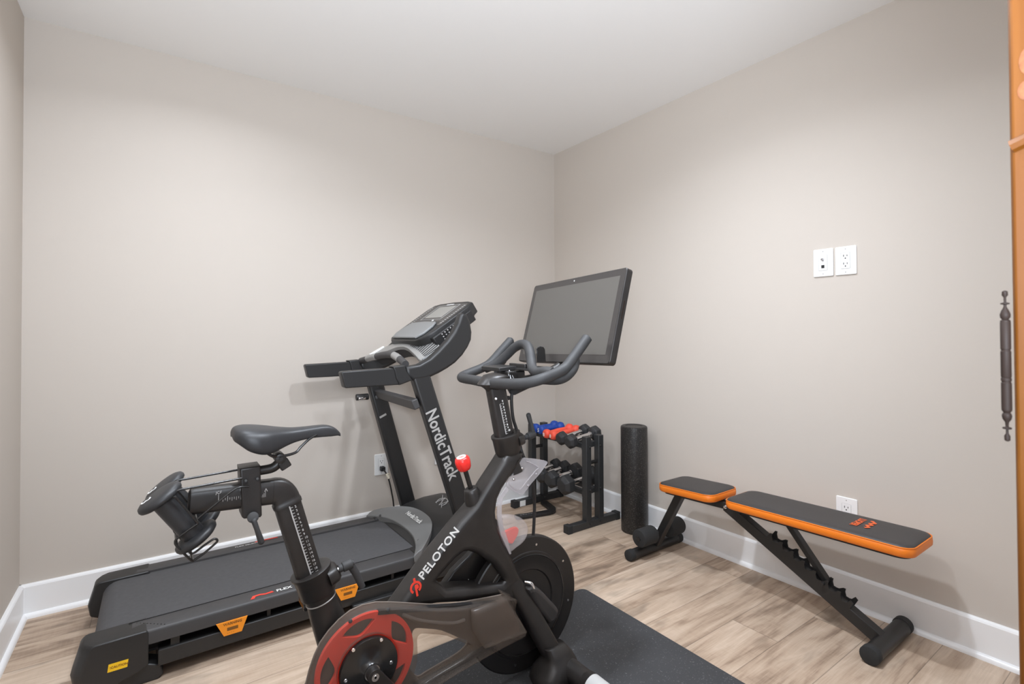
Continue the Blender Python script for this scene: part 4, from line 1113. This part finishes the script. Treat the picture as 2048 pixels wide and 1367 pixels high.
MB().tube([SCc + V3((.055, 0, 0)), SCc + V3((.03, 0, -.11)), (-1.20, YC, 1.02), (-1.30, YC, .985), (-1.42, YC, .975)], .017, 14, smooth=6).build('screen_arm', BIKE, r)
MB().box(SCc + SU * (sw_ + .0004) - SN * .013 + SW * .02, (.001, .06, .004), Matrix((SU, SW, SN)).transposed()).build('side_button', BRASS, SM, smooth=0)
# cable from the screen past the post down to the flywheel
CY = YC + .0
cb = [(-1.40, YC + .012, .965), oy(YC, 1025, 778), oy(YC, 1023, 800), oy(YC, 1026, 835), oy(YC, 1034, 862), oy(YC - .02, 1044, 905), oy(YC - .02, 1062, 945), oy(YC - .02, 1067, 975), oy(YC - .01, 1069, 1010), oy(YC - .005, 1067, 1063), oy(YC, 1064, 1090)]
MB().tube(cb, .0054, 10, smooth=6).build('cable', CABLE, r)

# ---- resistance knob
kt = oy(YC, 929, 935); kd = V3((-.31, 0, .95)).normalized()
kb = oy(YC, 941, 975)
kd = (kt - kb).normalized()
MB().cyl(kb - kd * .02, kt, .0075, seg=12).build('knob_stem', BIKEG, r)
MB().lathe(kb - kd * .055, kd, [(0, .030), (.02, .029), (.042, .0235), (.052, .0215), (.054, .018), (.054, .008)], 24).build('knob_boss', BIKE, r, smooth=60)
m = MB(); rings = []
for h, rr_ in ((-.020, .010), (-.017, .018), (-.008, .0225), (.006, .0245), (.016, .0240), (.022, .0205), (.0245, .0155)):
    a = V3((0, 1, 0)); b = kd.cross(a)
    rg = []
    for i in range(48):
        t = 2 * PI * i / 48
        q = rr_ * (1 - (.10 if -.012 < h < .018 else .03) * max(0, math.cos(6 * t)) ** 2)
        rg.append(kt + kd * (h + .012) + a * (q * math.cos(t)) + b * (q * math.sin(t)))
    rings.append(rg)
KN = m.loft(rings).build('resistance_knob', RED, r, smooth=60)
MB().cyl(kt + kd * .0355, kt + kd * .0372, .0150, seg=28).build('knob_disc', WHITE, KN, smooth=30)
a = V3((0, -1, 0)); b = kd.cross(a)
kc = kt + kd * .0374
lu2, lw2 = V3((0, -1, 0)), V3((0, -1, 0)).cross(kd) * -1
lw2 = kd.cross(V3((0, -1, 0)))
plate('logo_ring', [ring_arc(kc, lu2, lw2, .0055, .0075, -60, 228)], kc + kd * .0004, lu2, lw2, .0006, REDW, KN)
plate('logo_stem', [[(-.001, .003), (-.001, -.0095), (.001, -.0095), (.001, -.002), (.003, -.001), (.003, .003)]], kc + kd * .0004, lu2, lw2, .0006, REDW, KN)
# ---- clear guards on the front edge of the frame
qg = zm(880, 860, 5.258)
gy = YC - .035
up = spline(xz(gy, [(868, 300), (930, 294), (1040, 306), (1130, 332), (1095, 395), (1030, 480), (950, 572), (872, 672), (800, 655), (720, 600), (700, 560), (770, 450)], qg), 4, True)
G1 = plate_y('bottle_guard', [up], gy, .004, CLEAR, r, smooth=50)
rd = [oy(gy - .002, *qg(*p)) for p in ((905, 320), (1030, 385), (1000, 430), (905, 545), (850, 615), (800, 622), (740, 580), (725, 545))]
MB().tube(rd, .0022, 6, smooth=5).build('guard_fold', CLEAR, G1)
for p in ((863, 398), (775, 514), (1010, 458), (925, 580)):
    c_ = oy(gy - .001, *qg(*p)); MB().lathe(c_, (0, -1, 0), [(0, .0048), (.002, .0044), (.004, .0022), (.0043, .0003)], 12).build('rivet', CHROME if p[0] < 900 else CLEAR, G1)
stp = xz(gy, [(690, 590), (715, 620), (655, 700), (640, 790), (640, 900), (660, 1010), (700, 1130), (742, 1290), (725, 1300), (672, 1180), (630, 1090), (607, 980), (593, 880), (600, 760), (620, 690)], qg)
plate_y('guard_strip', [stp], gy - .005, .004, CLEAR, G1)
dp = spline(xz(gy, [(628, 905), (700, 893), (790, 897), (860, 925), (910, 980), (928, 1050), (905, 1130), (860, 1190), (800, 1235), (735, 1275), (680, 1180), (645, 1080), (630, 990)], qg), 4, True)
plate_y('guard_pocket', [dp], gy - .006, .030, FROST, G1, bevel=.010, res=4, smooth=60)
hp_ = spline(xz(gy, [(662, 1090), (740, 1045), (810, 1022), (838, 1050), (825, 1110), (790, 1170), (765, 1200), (715, 1180), (680, 1135)], qg), 3, True)
plate_y('pocket_insert', [hp_], gy + .004, .010, LOGO, G1, bevel=.003)

# ---- flywheel with its brake cover
FC = V3((-1.362, YC, .241)); FR = .2185
fw = MB().lathe(FC + V3((0, .013, 0)), (0, -1, 0), [(0, .05), (0, FR - .004), (.003, FR), (.023, FR), (.026, FR - .004), (.026, .170), (.029, .168), (.030, .150), (.0285, .146), (.0285, .112), (.024, .108), (.024, .05), (.034, .048), (.036, .02)], 96).build('flywheel', FLYW, r, smooth=35)
MB().tube([FC + V3((.159 * math.cos(t * PI / 48), -.0165, .159 * math.sin(t * PI / 48))) for t in range(96)], .0030, 6, closed=True).build('rim_ring', BIKEG, fw)
for k in range(8):
    a = k * PI / 4 + .55
    MB().cyl(FC + V3((.19 * math.cos(a), -.012, .19 * math.sin(a))), FC + V3((.19 * math.cos(a), -.0145, .19 * math.sin(a))), .004, seg=10).build('bolt', STEEL, fw)
for s_ in (1, -1): MB().cyl(FC + V3((0, -.02 * s_, 0)), FC + V3((0, -.05 * s_, 0)), .016, seg=16).build('axle', STEEL, r)
qb = zm(880, 1150, 5.689)
bc = spline(xz(YC - .052, [(998, 165), (1030, 140), (1085, 128), (1130, 150), (1190, 205), (1250, 270), (1310, 335), (1345, 385), (1348, 430), (1330, 490), (1290, 535), (1245, 555), (1205, 510), (1160, 455), (1110, 385), (1060, 290), (1020, 215)], qb), 3, True)
plate_y('brake_cover', [bc], YC - .058, .050, mat('cover_charcoal', (.034, .031, .030), .45), r, bevel=.014, res=4, smooth=60)
MB().lathe(oy(YC - .040, *qb(1050, 410)), (0, -1, 0), [(0, .0065), (.003, .006), (.006, .003), (.0065, .0005)], 12).build('bolt', CHROME, r)
MB().tube([oy(YC - .03, 1050, 1163), oy(YC - .045, 1062, 1166), oy(YC - .05, 1068, 1178)], .006, 10, smooth=4).build('brake_cable', CHROME, r)
# parts seen inside the frame opening
MB().prism([oy(YC + .05, *p) for p in ((955, 1108), (975, 1118), (985, 1140), (982, 1150), (966, 1138), (957, 1122))], (0, .02, 0)).build('brake_caliper', STBK, r, bevel=.003)
MB().prism([oy(YC + .048, *p) for p in ((956, 1107), (962, 1110), (966, 1136), (961, 1136))], (0, .006, 0)).build('caliper_plate', REDW, r, smooth=0)
MB().tube([oy(YC + .045, 958, 1122), oy(YC + .04, 948, 1134), oy(YC + .035, 938, 1150), oy(YC + .03, 936, 1162)], .0025, 8, smooth=4).build('brake_cable', GREYP, r)
fn = spline(xz(YC + .07, [(890, 1142), (905, 1124), (925, 1105), (945, 1085), (975, 1090), (1010, 1150), (1000, 1185), (880, 1178)]), 3, True)
plate_y('wheel_fender', [fn], YC + .03, .03, FLYW, r, bevel=.006)

# ---- drive side: smoked cover, red pulley wheel, spider and crank
qs = zm(560, 1020, 2.926)
YD = YC - .088                       # near face of the cover
yb = YD + .036                       # its far edge
q6_ = zm(600, 1190, 6.827)
PC_ = oy(YD + .010, 735.5, 1330)     # wheel centre
co = [(130, 1120, YD), (150, 1015, yb), (172, 930, yb), (200, 850, yb), (235, 775, yb), (285, 705, yb), (345, 640, yb), (410, 588, yb), (480, 555, yb), (560, 537, yb), (650, 537, yb), (760, 543, yb), (880, 550, yb), (1000, 548, yb), (1080, 535, yb), (1150, 522, yb), (1230, 508, yb), (1312, 491, yb),
      (1340, 515, YD), (1380, 590, YD), (1420, 660, YD), (1448, 712, YD), (1440, 742, YD), (1330, 800, YD), (1180, 882, YD), (1060, 952, YD), (960, 1015, YD), (880, 1062, YD), (760, 1140, YD), (600, 1210, YD), (430, 1240, YD), (260, 1210, YD)]
cover2d = xz(YD, co, qs)
holec = [(806, 760, YD), (818, 733, YD), (838, 725, YD), (900, 729, YD), (980, 738, YD), (1050, 747, yb), (1088, 758, yb), (1096, 775, yb), (1075, 805, yb), (1030, 842, yb), (940, 895, yb), (850, 948, yb), (805, 972, yb), (790, 965, YD), (800, 920, YD), (810, 850, YD)]
hole2d = spline(xz(YD, holec, qs), 2, True)
DC = plate_y('drive_cover', [cover2d, list(reversed(hole2d)), [(PC_.x + .0785 * math.cos(t * PI / 24), PC_.z + .0785 * math.sin(t * PI / 24)) for t in range(48)]], YD, .036, SMOKE, r, bevel=.006, res=3, smooth=50)
plate_y('cover_back', [cover2d, list(reversed(hole2d))], YD + .0365, .005, mat('cover_back_dark', (.17, .14, .118), .5), DC)
# raised ribs of the cover
rib = MB()
rib.tube([oy(YD - .001, *qs(*p)) for p in ((720, 610), (800, 640), (900, 655), (1010, 660), (1080, 640))], .005, 8, smooth=5)
rib.build('cover_rib', SMOKE, DC)
bx_ = [oy(YD - .0012, *qs(*p)) for p in ((1110, 575), (1310, 500), (1440, 705), (1190, 800), (1120, 700))]
MB().loft([[p for p in bx_], [p + V3((0, -.012, 0)) for p in bx_], [p.lerp(sum(bx_, V3()) / 5, .12) + V3((0, -.022, 0)) for p in bx_]]).build('cover_bulge', SMOKE, DC, bevel=.005, smooth=50)
for p in ((632, 582), (412, 648)): MB().cyl(oy(YD - .001, *qs(*p)), oy(YD + .006, *qs(*p)), .0052, seg=12, ch=.001).build('screw', STBK, DC)
# toothed drive belt between the big wheel and the flywheel
FCd = V3((FC.x, YD + .022, FC.z)); PCd = V3((PC_.x, YD + .022, PC_.z)); R1, R2 = .126, .034
dv = FCd - PCd; Lb = dv.length; th = math.atan2(dv.z, dv.x); be = math.acos((R1 - R2) / Lb)
up_t = [PCd + V3((R1 * math.cos(th + be), 0, R1 * math.sin(th + be))), FCd + V3((R2 * math.cos(th + be), 0, R2 * math.sin(th + be)))]
up_t[1] = up_t[0].lerp(up_t[1], .70)
lo_t = [PCd + V3((R1 * math.cos(th - be), 0, R1 * math.sin(th - be))), FCd + V3((R2 * math.cos(th - be), 0, R2 * math.sin(th - be)))]
lo_t[1] = lo_t[0].lerp(lo_t[1], .70)
db = MB(); db.beam(*up_t, .016, .010); db.beam(*lo_t, .016, .010)
db.build('drive_belt', CABLE, r, smooth=0)
# wheel with five almond openings
RW = .1295
wc = PC_ + V3((0, .012, 0))
outl = [[(wc.x + RW * math.cos(t * PI / 48), wc.z + RW * math.sin(t * PI / 48)) for t in range(96)]]
for k in range(5):
    a0 = 2 * PI * k / 5 + .52
    al = []
    for i in range(25):
        s = -1 + 2 * i / 24; al.append((.117 - .006 * s * s, a0 + s * .40))
    for i in range(1, 24):
        s = 1 - 2 * i / 24; al.append((.117 - .006 - .030 * (1 - s * s) , a0 + s * .40))
    outl.append([(wc.x + q * math.cos(a), wc.z + q * math.sin(a)) for q, a in reversed(al)])
PW = plate_y('pulley_wheel', outl, wc.y - .006, .010, REDW, r, bevel=.001, smooth=40)
sc_ = V3((PC_.x, YD - .006, PC_.z))
SPD_ = MB().lathe(sc_ + V3((0, .012, 0)), (0, -1, 0), [(0, .0755), (.010, .0755), (.012, .0745), (.0135, .060), (.018, .036), (.024, .024), (.030, .021), (.030, .004)], 64).build('spider', BIKEG, r, smooth=40)
for p in ((1108, 603), (727, 742), (1242, 912), (622, 1162)):
    c_ = oy(sc_.y - .001, *q6_(*p))
    b_ = MB().lathe(c_ + V3((0, .001, 0)), (0, -1, 0), [(0, .0048), (.003, .0048), (.004, .0040), (.004, .0022), (.002, .0020), (.002, .0002)], 12).build('bolt', CHROME, SPD_)
c_ = V3((PC_.x + .054 * math.cos(-1.15), sc_.y - .001, PC_.z + .054 * math.sin(-1.15)))
MB().cyl(c_, c_ + V3((0, -.003, 0)), .0048, seg=12).build('bolt', CHROME, SPD_)
cr = V3((PC_.x, YD - .045, PC_.z))
ca = math.radians(-52)
cd = V3((math.cos(ca), 0, math.sin(ca)))
cp = V3((-cd.z, 0, cd.x))
LC = .17
olc = [cr + cp * .0165 + cd * .0] + [cr + (cd * -math.cos(t) * .0175 + cp * math.sin(t) * .0175) for t in [PI / 2 - PI * i / 10 for i in range(11)]] + [cr + cd * LC - cp * .013, cr + cd * (LC + .012), cr + cd * LC + cp * .013]
CKA = MB().prism(olc, (0, .020, 0)).build('crank_arm', BIKE, r, bevel=.006, seg=3, smooth=50)
MB().lathe(cr + V3((0, .001, 0)), (0, -1, 0), [(0, .0095), (.003, .0095), (.003, .0055), (.0035, .0052), (.0035, .003), (.001, .0028), (.001, .0003)], 20).build('crank_bolt', STEEL, CKA)
MB().cyl(cr + V3((0, .060, 0)), cr + V3((0, .02, 0)), .0195, seg=24).build('axle', STEEL, r)
pe = cr + cd * LC
PD = MB().span(pe + V3((-.045, -.105, -.012)), pe + V3((.045, -.012, .012))).build('pedal', BIKEG, r, bevel=.006)
MB().cyl(pe + V3((0, .01, 0)), pe + V3((0, -.02, 0)), .007, seg=12).build('pedal_axle', STEEL, PD)
# far crank and pedal on the other side
fc2 = V3((PC_.x, YC + .062, PC_.z))
LC = .150
MB().beam(fc2, fc2 - cd * LC, .018, .026).build('crank_arm', BIKE, r, bevel=.006)
MB().cyl(fc2 + V3((0, .01, 0)), V3((PC_.x, YC, PC_.z)), .0195, seg=20).build('axle', STEEL, r)
MB().span(fc2 - cd * LC + V3((-.030, .010, -.012)), fc2 - cd * LC + V3((.045, .075, .012))).build('pedal', BIKEG, r, bevel=.006)

# ---- wire cage behind the saddle, bolted to the clamp bracket
qw = zm(270, 930, 6.833)
WR = .0026
for yy, (u, v), (u2, v2) in ((YC + .045, (484, 945), (351, 966)), (YC - .034, (484, 954), (355, 980))):
    pass
WN, WF = YC - .038, YC + .050
cage = MB()
def cagewire(yy, far):
    Fd = lambda a, b: oy(yy, *qw(a, b)) if not far else oy(YC - .038, *qw(a, b)) + V3((0, .088, 0))
    cage.tube([Fd(1470, 175), Fd(800, 300), Fd(575, 345), Fd(520, 425), Fd(560, 440), Fd(700, 600), Fd(845, 775), Fd(835, 810), Fd(700, 905), Fd(570, 1005), Fd(550, 1050), Fd(570, 1100), Fd(680, 1215), Fd(775, 1300), Fd(810, 1295)], WR, 8, smooth=4)
    return Fd
Fn = cagewire(WN, False)
Ff = cagewire(WF, True)
a1_, a2_ = Fn(810, 1295), Fn(1095, 1070)
cage.tube([a1_, Fn(950, 1195), a2_, Fn(1125, 1030), Fn(1105, 1005), Fn(1060, 1015), Fn(930, 1105), Fn(800, 1200), Fn(750, 1190), Fn(735, 1160)], WR, 8, smooth=4)
cage.tube([Fn(1560, 290), Fn(1390, 310), Fn(1200, 450), Fn(850, 735)], WR, 8, smooth=3)
for p in ((520, 425), (845, 775), (570, 1100), (780, 1298)): cage.tube([Fn(*p), Ff(*p)], WR, 8)
CG = cage.build('weight_cage', BIKEG, r, smooth=60)
# two light dumbbells held in the cage
GW = 'dumbbells in the bike cage'
def light_bell(y, c0, c1, label):
    a, b = oy(y, *qw(*c0)), oy(y, *qw(*c1))
    d = b - a; L = d.length; d.normalize()
    rr_ = thing('dumbbell', label, 'dumbbell', (a + b) / 2, GW)
    MB().cyl(a, b, .0235, seg=24).build('handle', LEATH, rr_)
    for p, s_ in ((a, -1), (b, 1)):
        MB().lathe(p - d * (s_ * .013), d * s_, [(0, .030), (.001, .040), (.004, .0450), (.009, .0465), (.015, .0445), (.019, .038), (.0205, .026), (.0205, .001)], 36).build('head', LEATH, rr_, smooth=60)
    c_ = a - d * .0078
    text('number', '3', c_ - V3((.01, 0, .004)), d.cross(V3((0, 1, 0))) * -1 if False else V3((0, -1, 0)), d.cross(V3((0, -1, 0))) * 1, .030, WHITE, rr_)
    return rr_
light_bell(YC - .010, (325, 425), (850, 985), 'black rubber dumbbell in the wire cage behind saddle, the nearer one')
light_bell(YC + .090, (395, 285), (935, 790), 'black rubber dumbbell in the wire cage behind saddle, the farther one')

# ================================================================== light
LP = 12.8
FP = 68.0
def downlight_or_fill(x, y, power):
    l = bpy.data.lights.new('downlight_or_fill', 'AREA'); l.shape = 'DISK'; l.size = .10; l.energy = power
    l.color = (.87, .935, 1.03); l.spread = math.radians(150)
    o = bpy.data.objects.new('downlight_or_fill', l); COL.objects.link(o); o.location = (x, y, ROOM_H - .004)
for x, y, k in ((-2.20, -.78, .62), (-2.15, -2.0, .95), (-1.30, -1.82, 1.60), (-.82, -1.62, .30)):  # last lamp is added to brighten the right corner; no such fixture known
    downlight_or_fill(x, y, LP * k)
w = bpy.data.worlds.new('world'); sc.world = w; w.use_nodes = True
bg = w.node_tree.nodes['Background']; bg.inputs[0].default_value = (.85, .93, 1.04, 1); bg.inputs[1].default_value = 1.0
# added fill through the open front, stronger from below to lift the ceiling
wt = w.node_tree; tcw = wt.nodes.new('ShaderNodeTexCoord'); sx = wt.nodes.new('ShaderNodeSeparateXYZ'); wt.links.new(tcw.outputs['Generated'], sx.inputs[0])
mr = wt.nodes.new('ShaderNodeMapRange'); wt.links.new(sx.outputs[2], mr.inputs[0])
mr.inputs[1].default_value = -.35; mr.inputs[2].default_value = .15; mr.inputs[3].default_value = 1.0; mr.inputs[4].default_value = .5
wt.links.new(mr.outputs[0], bg.inputs[1])
# front wall left out for the fill: sample that opening as a portal
p_ = bpy.data.lights.new('opening', 'AREA'); p_.shape = 'RECTANGLE'; p_.size = -XL; p_.size_y = ROOM_H; p_.cycles.is_portal = True
po = bpy.data.objects.new('opening', p_); COL.objects.link(po); po.location = (XL / 2, YF, ROOM_H / 2); po.rotation_euler = (PI / 2, 0, 0)
# added fill lamp behind the camera, aimed up to brighten ceiling and walls
fl_ = bpy.data.lights.new('ceiling_fill', 'AREA'); fl_.shape = 'DISK'; fl_.size = .5; fl_.energy = FP; fl_.color = (.82, .905, 1.02)
fo = bpy.data.objects.new('ceiling_fill', fl_); COL.objects.link(fo); fo.location = (-2.45, -3.05, 1.25); fo.rotation_euler = V3((.38, .34, .86)).to_track_quat('-Z', 'Y').to_euler()
sc.view_settings.view_transform = 'Standard'
sc.view_settings.look = 'None'
sc.view_settings.exposure = 0.12
sc.view_settings.gamma = 1.0
sc.cycles.use_denoising = True
sc.cycles.max_bounces = 10
sc.cycles.diffuse_bounces = 6
sc.cycles.transparent_max_bounces = 16
